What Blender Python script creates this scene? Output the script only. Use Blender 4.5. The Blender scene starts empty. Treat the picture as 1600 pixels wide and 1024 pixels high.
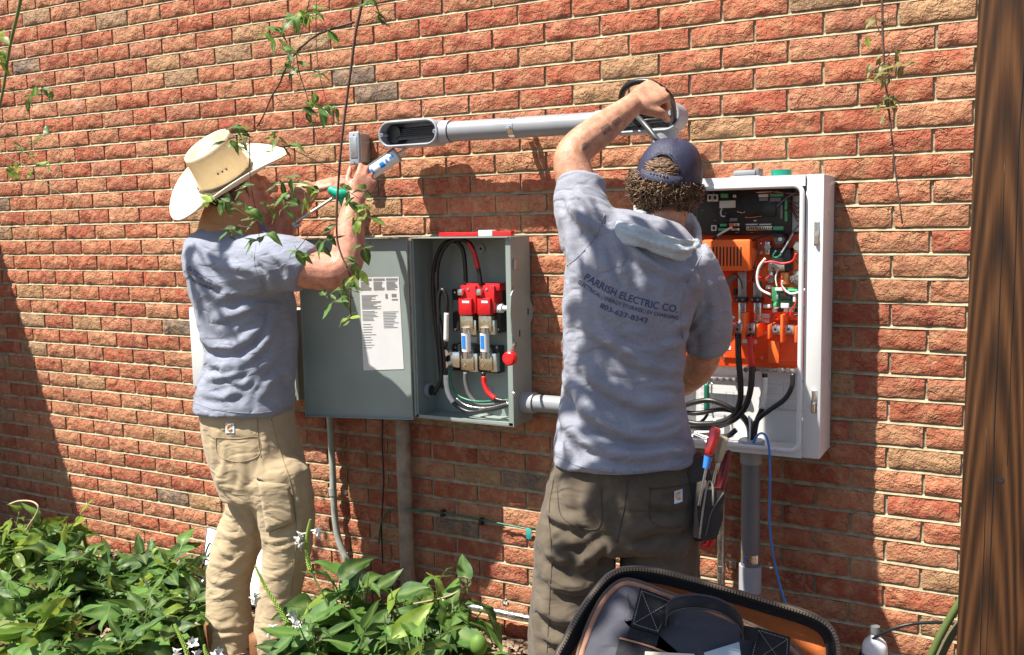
import bpy, bmesh, math, random
import numpy as np
from mathutils import Vector, Matrix, noise
from mathutils.bvhtree import BVHTree
random.seed(7); np.random.seed(7)
scene = bpy.context.scene
COL = scene.collection

# ---------------------------------------------------------------- camera
FPX = 1482.84; CW, CH = 1600.0, 1024.0
YAW, PITCH, ROLL = -0.497895, -0.111254, -0.019869
CAM = Vector((4.10617, -2.96227, 1.55219))
FW = Vector((math.sin(YAW)*math.cos(PITCH), math.cos(YAW)*math.cos(PITCH), math.sin(PITCH)))
_r = Vector((math.cos(YAW), -math.sin(YAW), 0)); _u = _r.cross(FW)
RT = math.cos(ROLL)*_r + math.sin(ROLL)*_u
UP = -math.sin(ROLL)*_r + math.cos(ROLL)*_u
cd = bpy.data.cameras.new('camera'); cam = bpy.data.objects.new('camera', cd); COL.objects.link(cam)
cd.sensor_width = 36.0; cd.lens = FPX/CW*36.0; cd.clip_start = 0.02; cd.clip_end = 500
M = Matrix.Identity(4)
for i in range(3):
    M[i][0] = RT[i]; M[i][1] = UP[i]; M[i][2] = -FW[i]; M[i][3] = CAM[i]
cam.matrix_world = M
scene.camera = cam

# ---------------------------------------------------------------- sky, sun, exposure
LDIR = Vector((0.345, 0.4545, -1.0)).normalized()
w = bpy.data.worlds.new('World'); scene.world = w; w.use_nodes = True
nt = w.node_tree; nt.nodes.clear()
sky = nt.nodes.new('ShaderNodeTexSky'); sky.sky_type = 'NISHITA'; sky.sun_disc = False
sky.sun_elevation = math.asin(-LDIR.z); sky.sun_rotation = math.atan2(-LDIR.x, -LDIR.y)
bg = nt.nodes.new('ShaderNodeBackground'); bg.inputs['Strength'].default_value = 0.072
ow = nt.nodes.new('ShaderNodeOutputWorld')
nt.links.new(sky.outputs[0], bg.inputs[0]); nt.links.new(bg.outputs[0], ow.inputs[0])
sd = bpy.data.lights.new('sun', 'SUN'); sd.energy = 5.0; sd.angle = math.radians(0.53); sd.color = (1.0, 0.93, 0.82)
sun = bpy.data.objects.new('sun', sd); COL.objects.link(sun)
sun.rotation_euler = LDIR.to_track_quat('-Z', 'Y').to_euler(); sun.location = (0, -6, 9)
vs = scene.view_settings; vs.view_transform = 'Standard'; vs.look = 'None'; vs.exposure = 1.15; vs.gamma = 1.0
vs.use_curve_mapping = False
scene.cycles.max_bounces = 6

# ---------------------------------------------------------------- helpers
def ray(x, y): return FW + RT*((x-800)/FPX) - UP*((y-512)/FPX)
def at(x, y, Y):                       # the point with world depth Y (distance from the wall) seen there
    d = ray(x, y); return CAM + d*((Y-CAM.y)/d.y)
def ad(x, y, d): return CAM + ray(x, y)*d   # ... at a distance d from the lens plane
def ag(x, y, z=0.0):
    d = ray(x, y); return CAM + d*((z-CAM.z)/d.z)
CAMn = np.array(CAM); FWn = np.array(FW); RTn = np.array(RT); UPn = np.array(UP)
def pjn(P):
    d = P-CAMn; z = d@FWn
    return np.stack([800+FPX*(d@RTn)/z, 512-FPX*(d@UPn)/z], 1)

def empty(name, loc, label=None, cat=None, group=None):
    o = bpy.data.objects.new(name, None); COL.objects.link(o); o.location = loc; o.empty_display_size = .05
    tag(o, label, cat, group); return o
def tag(o, label=None, cat=None, group=None, kind=None):
    if label: o['label'] = label
    if cat: o['category'] = cat
    if group: o['group'] = group
    if kind: o['kind'] = kind
    return o
def wloc(o):
    v = Vector(o.location)
    while o.parent:
        v = v + o.parent.location if o.parent.type == 'EMPTY' else v
        o = o.parent
    return v
def link(name, me, mat=None, parent=None, smooth=True):
    o = bpy.data.objects.new(name, me); COL.objects.link(o)
    if mat: 
        if not me.materials: me.materials.append(mat)
    if parent:
        o.parent = parent
        o.matrix_parent_inverse = Matrix.Translation(-(root_loc(parent)))
    if smooth is True: me.shade_smooth()
    elif smooth: me.shade_smooth(); me.set_sharp_from_angle(angle=math.radians(smooth))
    return o
def root_loc(o):
    # world position of a parent (only empties carry a location, meshes are in world coordinates)
    return Vector(o.location) if o.type == 'EMPTY' else Vector((0, 0, 0)) if o.get('_l') is None else Vector(o['_l'])

def catmull(pts, res=6, closed=False):
    P = [tuple(p) for p in pts]; n = len(P)
    if n < 3: return [np.array(p) for p in P]
    P = [np.array(p, float) for p in P]; out = []
    rng = range(n if closed else n-1)
    for i in rng:
        p1 = P[i]; p2 = P[(i+1) % n]
        p0 = P[i-1] if (i > 0 or closed) else 2*p1-p2
        p3 = P[(i+2) % n] if (i+2 < n or closed) else 2*p2-p1
        for k in range(res):
            t = k/res
            out.append(.5*((2*p1)+(-p0+p2)*t+(2*p0-5*p1+4*p2-p3)*t*t+(-p0+3*p1-3*p2+p3)*t**3))
    if not closed: out.append(P[-1])
    return out

class MB:
    def __init__(s): s.v = []; s.f = []
    def add(s, V, F):
        b = len(s.v); s.v += [tuple(map(float, p)) for p in V]; s.f += [tuple(i+b for i in f) for f in F]; return s
    def box(s, x0, x1, y0, y1, z0, z1, Mx=None):
        V = [(x, y, z) for z in (z0, z1) for y in (y0, y1) for x in (x0, x1)]
        if Mx is not None: V = [Mx @ Vector(p) for p in V]
        return s.add(V, [(0,2,3,1),(4,5,7,6),(0,1,5,4),(2,6,7,3),(0,4,6,2),(1,3,7,5)])
    def tube(s, pts, r, n=8, closed=False, cap=True, res=0, flat=None):
        """pts: points, r: radius or list; flat=(vector, factor): squash across vector"""
        k = len(pts)
        rr = list(r) if hasattr(r, '__len__') else [r]*k
        if res:
            q = catmull([tuple(p)+(a,) for p, a in zip(pts, rr)], res, closed)
            P = [Vector(a[:3]) for a in q]; rr = [a[3] for a in q]
        else: P = [Vector(p) for p in pts]
        m = len(P); T = []
        for i in range(m):
            a = P[i-1] if (i > 0 or closed) else P[i]; b = P[(i+1) % m] if (i < m-1 or closed) else P[i]
            T.append((b-a).normalized())
        t0 = T[0]; ref = Vector((0,0,1)) if abs(t0.z) < .8 else Vector((1,0,0))
        N = (ref - t0*ref.dot(t0)).normalized(); V = []
        for i in range(m):
            N = (N - T[i]*N.dot(T[i])).normalized(); B = T[i].cross(N)
            for j in range(n):
                a = 2*math.pi*j/n; V.append(P[i]+(N*math.cos(a)+B*math.sin(a))*rr[i])
        F = []
        for i in range(m if closed else m-1):
            for j in range(n):
                a = i*n+j; b = i*n+(j+1) % n; c = ((i+1) % m)*n+(j+1) % n; d = ((i+1) % m)*n+j
                F.append((a, b, c, d))
        if cap and not closed:
            F.append(tuple(range(n-1, -1, -1))); F.append(tuple((m-1)*n+j for j in range(n)))
        return s.add(V, F)
    def cyl(s, p, q, r0, r1=None, n=16): return s.tube([p, q], [r0, r0 if r1 is None else r1], n)
    def limb(s, pts, rad, n=14, res=5):
        """closed rounded tube"""
        P = [Vector(p) for p in pts]
        d0 = (P[0]-P[1]).normalized(); d1 = (P[-1]-P[-2]).normalized()
        q = catmull([tuple(p)+(a,) for p, a in zip(P, rad)], res)
        PP = [Vector(a[:3]) for a in q]; R = [a[3] for a in q]
        A = []; AR = []
        for a in (0.98, .8, .5): A.append(PP[0]+d0*R[0]*a*.8); AR.append(R[0]*math.sqrt(1-a*a))
        Bp = []; BR = []
        for a in (.5, .8, .98): Bp.append(PP[-1]+d1*R[-1]*a*.8); BR.append(R[-1]*math.sqrt(1-a*a))
        return s.tube(A+PP+Bp, AR+R+BR, n)
    def loft(s, rings, cap=True):
        n = len(rings[0]); m = len(rings); V = [p for r in rings for p in r]; F = []
        for i in range(m-1):
            for j in range(n): F.append((i*n+j, i*n+(j+1) % n, (i+1)*n+(j+1) % n, (i+1)*n+j))
        if cap: F.append(tuple(range(n-1, -1, -1))); F.append(tuple((m-1)*n+j for j in range(n)))
        return s.add(V, F)
    def ell(s, c, ax, ay, az, nu=14, nv=9):
        c = Vector(c); ax, ay, az = Vector(ax), Vector(ay), Vector(az); rings = []
        for i in range(nv):
            th = math.pi*(i+.02 if i == 0 else (i-.02 if i == nv-1 else i))/(nv-1)
            rings.append([c-az*math.cos(th)+(ax*math.cos(2*math.pi*j/nu)+ay*math.sin(2*math.pi*j/nu))*math.sin(th) for j in range(nu)])
        return s.loft(rings)
    def mesh(s, name='m'):
        me = bpy.data.meshes.new(name); me.from_pydata(s.v, [], s.f); me.update(); return me
    def build(s, name, mat, parent=None, smooth=40, label=None, cat=None, group=None, kind=None):
        o = link(name, s.mesh(name), mat, parent, smooth); tag(o, label, cat, group, kind); return o

def bbox(name, x0, x1, y0, y1, z0, z1, mat, parent=None, bev=.003, seg=2):
    bm = bmesh.new(); bmesh.ops.create_cube(bm, size=1)
    for v in bm.verts:
        v.co = Vector((x0+(v.co.x+.5)*(x1-x0), y0+(v.co.y+.5)*(y1-y0), z0+(v.co.z+.5)*(z1-z0)))
    bev = min(bev, .45*min(abs(x1-x0), abs(y1-y0), abs(z1-z0)))
    if bev > 0: bmesh.ops.bevel(bm, geom=bm.edges[:], offset=bev, segments=seg, affect='EDGES', profile=.5)
    bmesh.ops.recalc_face_normals(bm, faces=bm.faces[:])
    me = bpy.data.meshes.new(name); bm.to_mesh(me); bm.free()
    return link(name, me, mat, parent, 35)
def pbox(name, a, b, Yf, th, mat, parent=None, bev=.002):
    """box whose front face spans the two picture points at depth Yf, th thick"""
    p = at(a[0], a[1], Yf); q = at(b[0], b[1], Yf)
    return bbox(name, min(p.x, q.x), max(p.x, q.x), Yf, Yf+th, min(p.z, q.z), max(p.z, q.z), mat, parent, bev)
def pw(pts, Y): return [at(p[0], p[1], p[2] if len(p) > 2 else Y) for p in pts]
def wire(name, pts, Y, r, mat, parent=None, n=8, res=6):
    return MB().tube(pw(pts, Y), r, n, res=res).build(name, mat, parent, True)

# ---------------------------------------------------------------- materials
def nd(t, ty, **k):
    n = t.nodes.new(ty)
    for a, b in k.items():
        if a in n.inputs: n.inputs[a].default_value = b
        else: setattr(n, a, b)
    return n
def pm(name, col, rough=.5, metal=0.0, var=.12, vs=12.0, bump=.0, bs=150.0, spec=.5, col2=None, coat=0.0, rv=.1, trans=0, sheen=0.0):
    m = bpy.data.materials.new(name); m.use_nodes = True; t = m.node_tree; b = t.nodes['Principled BSDF']
    b.inputs['Metallic'].default_value = metal; b.inputs['Specular IOR Level'].default_value = spec
    b.inputs['Coat Weight'].default_value = coat; b.inputs['Sheen Weight'].default_value = sheen
    g = nd(t, 'ShaderNodeNewGeometry')
    nz = nd(t, 'ShaderNodeTexNoise', Scale=vs, Detail=5.0, Roughness=.6); t.links.new(g.outputs['Position'], nz.inputs['Vector'])
    r = nd(t, 'ShaderNodeValToRGB'); t.links.new(nz.outputs[0], r.inputs[0])
    c = Vector(col); c2 = Vector(col2) if col2 else c
    lo = c*(1-var); hi = c2*(1+var)
    r.color_ramp.elements[0].position = .3; r.color_ramp.elements[1].position = .7
    r.color_ramp.elements[0].color = (*lo, 1); r.color_ramp.elements[1].color = (*[min(1, x) for x in hi], 1)
    t.links.new(r.outputs[0], b.inputs['Base Color'])
    mr = nd(t, 'ShaderNodeMapRange'); mr.inputs[1].default_value = .3; mr.inputs[2].default_value = .7
    mr.inputs[3].default_value = max(.03, rough-rv); mr.inputs[4].default_value = min(1, rough+rv)
    n3 = nd(t, 'ShaderNodeTexNoise', Scale=vs*2.3, Detail=4.0); t.links.new(g.outputs['Position'], n3.inputs['Vector'])
    t.links.new(n3.outputs[0], mr.inputs[0]); t.links.new(mr.outputs[0], b.inputs['Roughness'])
    if bump:
        n2 = nd(t, 'ShaderNodeTexNoise', Scale=bs, Detail=4.0, Roughness=.6); t.links.new(g.outputs['Position'], n2.inputs['Vector'])
        bu = nd(t, 'ShaderNodeBump', Strength=1.0, Distance=bump); t.links.new(n2.outputs[0], bu.inputs['Height'])
        t.links.new(bu.outputs[0], b.inputs['Normal'])
    return m
MT = {}
MT['black'] = pm('black_plastic', (.018,.018,.02), .4)
MT['rubber'] = pm('black_cable', (.012,.012,.013), .35, bump=.0004, bs=300)
MT['greypaint'] = pm('grey_enamel', (.25,.30,.285), .38, var=.10, vs=5, bump=.0002, bs=400)
MT['greyin'] = pm('grey_enamel_inside', (.25,.30,.285), .42, var=.06, vs=6)
MT['pvc'] = pm('grey_pvc', (.25,.265,.29), .4, var=.08, vs=8)
MT['pvcdark'] = pm('dark_grey_pvc', (.14,.15,.16), .42, var=.06, vs=8)
MT['pvclight'] = pm('light_grey_pvc', (.32,.345,.39), .4, var=.08, vs=8)
MT['steel'] = pm('galvanised_steel', (.55,.57,.58), .33, 1.0, var=.15, vs=60)
MT['zinc'] = pm('bright_metal', (.72,.71,.68), .25, 1.0, var=.1, vs=80)
MT['brass'] = pm('tinned_brass', (.62,.55,.40), .3, 1.0, var=.2, vs=120)
MT['white'] = pm('white_powder_coat', (.66,.67,.68), .35, var=.03, vs=5, bump=.00015, bs=500)
MT['whitein'] = pm('white_powder_coat_inside', (.64,.65,.66), .4, var=.03, vs=6)
MT['red'] = pm('red_plastic', (.55,.012,.016), .35, var=.08, vs=30)
MT['redtape'] = pm('red_tape', (.62,.02,.02), .4, var=.1, vs=60)
MT['whitetape'] = pm('white_tape', (.72,.72,.70), .5, var=.08, vs=60, bump=.0005, bs=120)
MT['greytape'] = pm('grey_tape', (.12,.12,.12), .5, var=.12, vs=60)
MT['greenwire'] = pm('green_insulation', (.012,.13,.075), .4, var=.1, vs=40)
MT['orange'] = pm('orange_plastic', (.82,.085,.012), .42, var=.06, vs=14)
MT['orangel'] = pm('light_orange_plastic', (.88,.15,.025), .45, var=.05, vs=14)
MT['pcb'] = pm('green_circuit_board', (.03,.22,.09), .4, var=.25, vs=90)
MT['conn'] = pm('green_connector', (.10,.42,.20), .4, var=.1, vs=50)
MT['sticker'] = pm('paper_sticker', (.70,.71,.72), .5, var=.03, vs=20)
MT['ink'] = pm('grey_print', (.20,.21,.22), .6, var=.1)
MT['fuse'] = pm('fuse_body_white', (.72,.74,.76), .35, var=.04)
MT['blue'] = pm('blue_print', (.02,.20,.62), .4, var=.08)
MT['bluewire'] = pm('blue_wire', (.04,.20,.60), .4, var=.08)
MT['copper'] = pm('copper', (.75,.30,.12), .35, .7, var=.2, vs=60)
MT['paintpipe'] = pm('painted_pipe_grey_green', (.32,.35,.31), .45, var=.12, vs=30)
MT['brownpipe'] = pm('weathered_brown_pipe', (.21,.155,.115), .6, var=.3, vs=14, bump=.001, bs=60, col2=(.28,.225,.175))
MT['alu'] = pm('dull_aluminium', (.42,.44,.45), .42, .8, var=.12, vs=30)
# ================================================================ setting
def brick_material():
    m = bpy.data.materials.new('rough_faced_brick'); m.use_nodes = True; t = m.node_tree; b = t.nodes['Principled BSDF']
    L = t.links.new
    g = nd(t, 'ShaderNodeNewGeometry'); oi = nd(t, 'ShaderNodeObjectInfo'); at_ = nd(t, 'ShaderNodeAttribute'); at_.attribute_name = 'rnd'
    ad_ = nd(t, 'ShaderNodeMath', operation='ADD'); L(oi.outputs['Random'], ad_.inputs[0]); L(at_.outputs['Fac'], ad_.inputs[1])
    fr = nd(t, 'ShaderNodeMath', operation='FRACT'); L(ad_.outputs[0], fr.inputs[0])
    r = nd(t, 'ShaderNodeValToRGB'); L(fr.outputs[0], r.inputs[0]); cr = r.color_ramp; cr.interpolation = 'CONSTANT'
    cols = [(0,(.405,.122,.066)),(.13,(.445,.165,.090)),(.26,(.375,.103,.058)),(.38,(.455,.195,.108)),(.5,(.415,.140,.077)),
            (.62,(.375,.115,.068)),(.72,(.455,.205,.113)),(.81,(.42,.168,.100)),(.93,(.395,.23,.122)),(.97,(.35,.225,.135)),(.992,(.20,.155,.12))]
    cr.elements[0].color = (*cols[0][1], 1)
    cr.elements[1].position = cols[1][0]; cr.elements[1].color = (*cols[1][1], 1)
    for p, c in cols[2:]:
        e = cr.elements.new(p); e.color = (*c, 1)
    # blotches inside a brick: paler, sandier clay and darker burnt patches that also paint in the shade of pits
    n1 = nd(t, 'ShaderNodeTexNoise', Scale=17.0, Detail=6.0, Roughness=.65); L(g.outputs['Position'], n1.inputs['Vector'])
    m1 = nd(t, 'ShaderNodeMapRange'); m1.inputs[1].default_value = .45; m1.inputs[2].default_value = .75; L(n1.outputs[0], m1.inputs[0])
    mx = nd(t, 'ShaderNodeMix', data_type='RGBA'); L(m1.outputs[0], mx.inputs[0]); L(r.outputs[0], mx.inputs[6]); mx.inputs[7].default_value = (.55,.34,.18,1)
    sc = nd(t, 'ShaderNodeMath', operation='MULTIPLY'); L(m1.outputs[0], sc.inputs[0]); sc.inputs[1].default_value = .8; L(sc.outputs[0], mx.inputs[0])
    n2 = nd(t, 'ShaderNodeTexNoise', Scale=55.0, Detail=5.0, Roughness=.7); L(g.outputs['Position'], n2.inputs['Vector'])
    m2 = nd(t, 'ShaderNodeMapRange'); m2.inputs[1].default_value = .5; m2.inputs[2].default_value = .70; m2.inputs[4].default_value = .65; L(n2.outputs[0], m2.inputs[0])
    mx2 = nd(t, 'ShaderNodeMix', data_type='RGBA'); L(m2.outputs[0], mx2.inputs[0]); L(mx.outputs[2], mx2.inputs[6]); mx2.inputs[7].default_value = (.24,.07,.055,1)
    # lime bloom
    n4 = nd(t, 'ShaderNodeTexNoise', Scale=6.0, Detail=7.0, Roughness=.75); L(g.outputs['Position'], n4.inputs['Vector'])
    m4 = nd(t, 'ShaderNodeMapRange'); m4.inputs[1].default_value = .60; m4.inputs[2].default_value = .80; m4.inputs[4].default_value = .55; L(n4.outputs[0], m4.inputs[0])
    mx3 = nd(t, 'ShaderNodeMix', data_type='RGBA'); L(m4.outputs[0], mx3.inputs[0]); L(mx2.outputs[2], mx3.inputs[6]); mx3.inputs[7].default_value = (.60,.42,.35,1)
    big = nd(t, 'ShaderNodeTexNoise', Scale=1.7, Detail=5.0, Roughness=.65); L(g.outputs['Position'], big.inputs['Vector'])
    bmr = nd(t, 'ShaderNodeMapRange'); bmr.inputs[1].default_value = .3; bmr.inputs[2].default_value = .7; bmr.inputs[3].default_value = .78; bmr.inputs[4].default_value = 1.18; L(big.outputs[0], bmr.inputs[0])
    vm = nd(t, 'ShaderNodeVectorMath', operation='SCALE'); L(mx3.outputs[2], vm.inputs[0]); L(bmr.outputs[0], vm.inputs['Scale'])
    L(vm.outputs[0], b.inputs['Base Color'])
    b.inputs['Roughness'].default_value = .85; b.inputs['Specular IOR Level'].default_value = .25
    # relief: torn creases + grit
    mp = nd(t, 'ShaderNodeMapping'); mp.inputs['Scale'].default_value = (15, 15, 26); L(g.outputs['Position'], mp.inputs[0])
    dn = nd(t, 'ShaderNodeTexNoise', Scale=30.0, Detail=3.0); L(g.outputs['Position'], dn.inputs['Vector'])
    va = nd(t, 'ShaderNodeVectorMath', operation='ADD'); L(mp.outputs[0], va.inputs[0]); L(dn.outputs['Color'], va.inputs[1])
    c1 = nd(t, 'ShaderNodeTexNoise', Scale=1.0, Detail=2.0, Roughness=.5); L(va.outputs[0], c1.inputs['Vector'])
    s1 = nd(t, 'ShaderNodeMath', operation='SUBTRACT'); L(c1.outputs[0], s1.inputs[0]); s1.inputs[1].default_value = .5
    a1 = nd(t, 'ShaderNodeMath', operation='ABSOLUTE'); L(s1.outputs[0], a1.inputs[0])
    r1 = nd(t, 'ShaderNodeMapRange'); r1.inputs[1].default_value = 0; r1.inputs[2].default_value = .04; L(a1.outputs[0], r1.inputs[0])
    lo = nd(t, 'ShaderNodeTexNoise', Scale=26.0, Detail=7.0, Roughness=.6); L(g.outputs['Position'], lo.inputs['Vector'])
    mm = nd(t, 'ShaderNodeMath', operation='MULTIPLY_ADD'); L(lo.outputs[0], mm.inputs[0]); mm.inputs[1].default_value = 3.4
    r1s = nd(t, 'ShaderNodeMath', operation='MULTIPLY'); L(r1.outputs[0], r1s.inputs[0]); r1s.inputs[1].default_value = .62
    cm = nd(t, 'ShaderNodeTexNoise', Scale=11.0, Detail=1.0); L(g.outputs['Position'], cm.inputs['Vector'])
    cmr = nd(t, 'ShaderNodeMapRange'); cmr.inputs[1].default_value = .48; cmr.inputs[2].default_value = .62; L(cm.outputs[0], cmr.inputs[0])
    cmm = nd(t, 'ShaderNodeMath', operation='MULTIPLY'); L(r1s.outputs[0], cmm.inputs[0]); L(cmr.outputs[0], cmm.inputs[1])
    L(cmm.outputs[0], mm.inputs[2])
    gr = nd(t, 'ShaderNodeTexNoise', Scale=210.0, Detail=4.0); L(g.outputs['Position'], gr.inputs['Vector'])
    m3 = nd(t, 'ShaderNodeMath', operation='MULTIPLY_ADD'); L(gr.outputs[0], m3.inputs[0]); m3.inputs[1].default_value = .5; L(mm.outputs[0], m3.inputs[2])
    bu = nd(t, 'ShaderNodeBump', Strength=1.0, Distance=.0088); L(m3.outputs[0], bu.inputs['Height']); L(bu.outputs[0], b.inputs['Normal'])
    return m
M_BRICK = brick_material()
M_MORTAR = pm('sandy_mortar', (.29,.235,.145), .95, var=.2, vs=30, bump=.003, bs=140, spec=.2, col2=(.385,.325,.22))
RH = .0714132; BL = .2032; ZT = 2.33
wall = empty('brick_wall', (2, 0, 0), 'sunlit red brick house wall in running bond with sandy mortar joints', 'wall')
bw, bh = BL-.0095, RH-.0132
mo = MB(); mo.box(-1.35, 6.4, .0105, .25, -.3, 2.96)
for r_ in range(-9, 34):   # weathered bed joints: recessed under each course, flush with the bricks below
    zt = ZT-RH*(r_+.5)+.0066; n_ = 150; V = []; F = []
    for i in range(n_+1):
        x = -1.35+7.75*i/n_; j = .0016*noise.noise(Vector((x*9, r_*3.1, 0)))
        V += [(x, .0135, zt+.002), (x, .0130+j, zt), (x, .0030+j*.8, zt-.0118+j), (x, .0135, zt-.0145)]
    for i in range(n_):
        for k in range(3): F.append((i*4+k, i*4+k+1, i*4+k+5, i*4+k+4))
    mo.add(V, [f[::-1] for f in F])
mo.build('mortar', M_MORTAR, wall, False)
def brick_variant(rng):
    nx, nz = 10, 4; V = []; F = []
    gx = [(-.5+i/nx)*bw for i in range(nx+1)]; gz = [(-.5+j/nz)*bh for j in range(nz+1)]
    sx = rng.uniform(0, 99)
    for j, z in enumerate(gz):
        for i, x in enumerate(gx):
            ed = i in (0, nx) or j in (0, nz)
            y = .005*noise.noise(Vector((x*26+sx, z*40, 0)))+rng.gauss(0, .0011)
            if ed: y = .003+abs(rng.gauss(0, .0012))
            jx = rng.uniform(-.0012, .0012) if i in (0, nx) else rng.uniform(-.004, .004)
            jz = rng.gauss(0, .0011) if j in (0, nz) else rng.uniform(-.003, .003)
            V.append((x+jx, y, z+jz))
    id_ = lambda i, j: j*(nx+1)+i
    for j in range(nz):
        for i in range(nx): F.append((id_(i, j), id_(i+1, j), id_(i+1, j+1), id_(i, j+1)))
    loop = [id_(i, 0) for i in range(nx+1)]+[id_(nx, j) for j in range(1, nz+1)]+[id_(i, nz) for i in range(nx-1, -1, -1)]+[id_(0, j) for j in range(nz-1, 0, -1)]
    b0 = len(V)
    for k in loop: V.append((V[k][0], .03, V[k][2]))
    for k in range(len(loop)):
        k2 = (k+1) % len(loop); F.append((loop[k], b0+k, b0+k2, loop[k2]))
    return V, F
rng = random.Random(3)
VAR = [brick_variant(rng) for _ in range(26)]
VME = []
for V, F in VAR:
    me = bpy.data.meshes.new('brick'); me.from_pydata(V, [], F); me.materials.append(M_BRICK); me.shade_smooth()
    me.set_sharp_from_angle(angle=math.radians(50)); VME.append(me)
spots = []
for r_ in range(-8, 36):
    z = ZT-RH*r_
    if z < -.12: break
    for u in range(-7, 31):
        x = BL*(u+.5+(.5 if r_ % 2 else 0))
        spots.append((x, z))
def bvis(x, z):
    p = pjn(np.array([(x, 0, z)]))[0]
    if not (-20 < p[0] < 1520 and -12 < p[1] < 1020): return -1e9
    X, Y = p
    for a in ((1098,272,1300,712),(876,300,1075,1024),(836,730,1090,1024),(300,380,460,1000),(470,372,830,660),(890,930,1300,1024),(270,860,300,1024)):
        if a[0]+30 < X < a[2]-30 and a[1]+10 < Y < a[3]-10: return -1e8
    d = Vector((x, 0, z))-CAM
    return -d.dot(FW)
order = sorted(spots, key=lambda s: -bvis(*s))
near = order[:300]; far = order[300:]
for i, (x, z) in enumerate(near):
    me = VME[rng.randrange(26)]
    o = bpy.data.objects.new('brick', me); COL.objects.link(o); o.parent = wall
    o.location = Vector((x, rng.uniform(-.0015, .0015), z))-wall.location
    if rng.random() < .5: o.rotation_euler = (0, math.pi, 0)
V = []; F = []; R = []
for (x, z) in far:
    v, f = VAR[rng.randrange(26)]; b0 = len(V); s = -1 if rng.random() < .5 else 1
    dy = rng.uniform(-.0015, .0015); rv = rng.random()
    V += [(x+s*a, b+dy, z+s*c) for a, b, c in v]; F += [tuple(b0+i for i in q) for q in f]; R += [rv]*len(f)
me = bpy.data.meshes.new('bricks'); me.from_pydata(V, [], F)
a_ = me.attributes.new('rnd', 'FLOAT', 'FACE'); a_.data.foreach_set('value', R)
o = link('bricks', me, M_BRICK, wall, 50); o['kind'] = 'stuff'

# ground
def ground_material():
    m = pm('bark_mulch_soil', (.075,.048,.032), .95, var=.55, vs=22, bump=.012, bs=55, spec=.2, col2=(.15,.10,.065)); return m
V = []; F = []
gx = [-40, -14, -5]+[-1.5+.1*i for i in range(66)]+[9, 18, 40]
gy = [-40, -14, -7]+[-4+.1*i for i in range(42)]
for y in gy:
    for x in gx:
        z = .035*noise.noise(Vector((x*1.6, y*1.6, 0)))+.015*noise.noise(Vector((x*7, y*7, 3))) if -4 <= y else 0
        V.append((x, y, z-.01))
n = len(gx)
for j in range(len(gy)-1):
    for i in range(n-1): F.append((j*n+i, j*n+i+1, (j+1)*n+i+1, (j+1)*n+i))
me = bpy.data.meshes.new('ground'); me.from_pydata(V, [], F)
o = link('ground', me, ground_material(), None, True); o['kind'] = 'structure'
# bark chips and dry leaves
V = []; F = []
for k in range(5200):
    x = rng.uniform(.2, 4.4); y = -abs(rng.gauss(0, .42))-.02
    if y < -1.3: continue
    a = rng.uniform(0, 6.28); l = rng.uniform(.008, .035); w_ = l*rng.uniform(.25, .6); h = rng.uniform(.003, .009)
    Mx = Matrix.Translation((x, y, .02*noise.noise(Vector((x*1.6, y*1.6, 0)))+rng.uniform(0, .02))) @ Matrix.Rotation(a, 4, 'Z') @ Matrix.Rotation(rng.gauss(0, .35), 4, 'X') @ Matrix.Rotation(rng.gauss(0, .35), 4, 'Y')
    b0 = len(V)
    V += [tuple(Mx @ Vector(p)) for p in ((-l,-w_,0),(l,-w_*.6,0),(l*.9,w_,0),(-l,w_*.7,0),(-l*.8,-w_*.7,h),(l*.8,-w_*.5,h),(l*.7,w_*.7,h),(-l*.8,w_*.5,h))]
    F += [tuple(b0+i for i in q) for q in ((4,5,6,7),(0,1,5,4),(1,2,6,5),(2,3,7,6),(3,0,4,7))]
me = bpy.data.meshes.new('bark_mulch'); me.from_pydata(V, [], F)
o = link('bark_mulch', me, pm('bark_chips', (.10,.065,.042), .9, var=.6, vs=60, col2=(.27,.19,.13)), None, False)
tag(o, 'loose brown bark mulch lying along the foot of the brick wall', 'mulch', kind='stuff')
# tall fence outside the left edge of the picture: it shades the left end of the wall
fm = pm('weathered_fence_wood', (.20,.15,.11), .85, var=.3, vs=10)
fe = empty('board_fence', (-.68, -.6, 0), 'tall weathered board fence meeting the wall beyond the left edge', 'fence')
for k in range(7):
    bbox('board', -.70, -.675, -.03-.145*(k+1)+.004, -.03-.145*k, 0, 2.28+.0*k, fm, fe, .002)
for z in (.4, 1.2, 2.0): bbox('rail', -.74, -.701, -1.04, -.03, z, z+.09, fm, fe, .002)
# ================================================================ the grey fused disconnect with its open door
X0, X1, Z0, Z1, D = 2.172, 2.577, .85, 1.502, .15
dis = empty('disconnect_switch', ((X0+X1)/2, 0, Z0), 'grey metal fused disconnect box with its door swung open and red fuse holders', 'electrical box')
g = MT['greypaint']; t_ = .003
m = MB()
m.box(X0, X1, -.012, -.009, Z0, Z1)
m.box(X0, X0+t_, -D, -.0125, Z0, Z1); m.box(X1-t_, X1, -D, -.0125, Z0, Z1)
m.box(X0+t_+.0002, X1-t_-.0002, -D+.001, -.0125, Z0, Z0+t_); m.box(X0+t_+.0002, X1-t_-.0002, -D-.012, -.0125, Z1-t_, Z1)
m.box(X1-t_-.016, X1-t_-.0003, -D, -D+t_, Z0+t_, Z1-t_)        # front flange
m.box(X0+t_+.0003, X0+t_+.010, -D, -D+t_, Z0+t_, Z1-t_)
m.box(X0+t_, X1-t_, -D, -D+.0025, Z0+.0035, Z0+.013)
m.box(X0+.03, X1-.03, -.009, .004, Z0+.04, Z0+.07); m.box(X0+.03, X1-.03, -.009, .004, Z1-.07, Z1-.04)
m.build('box_body', g, dis, 30)
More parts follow.
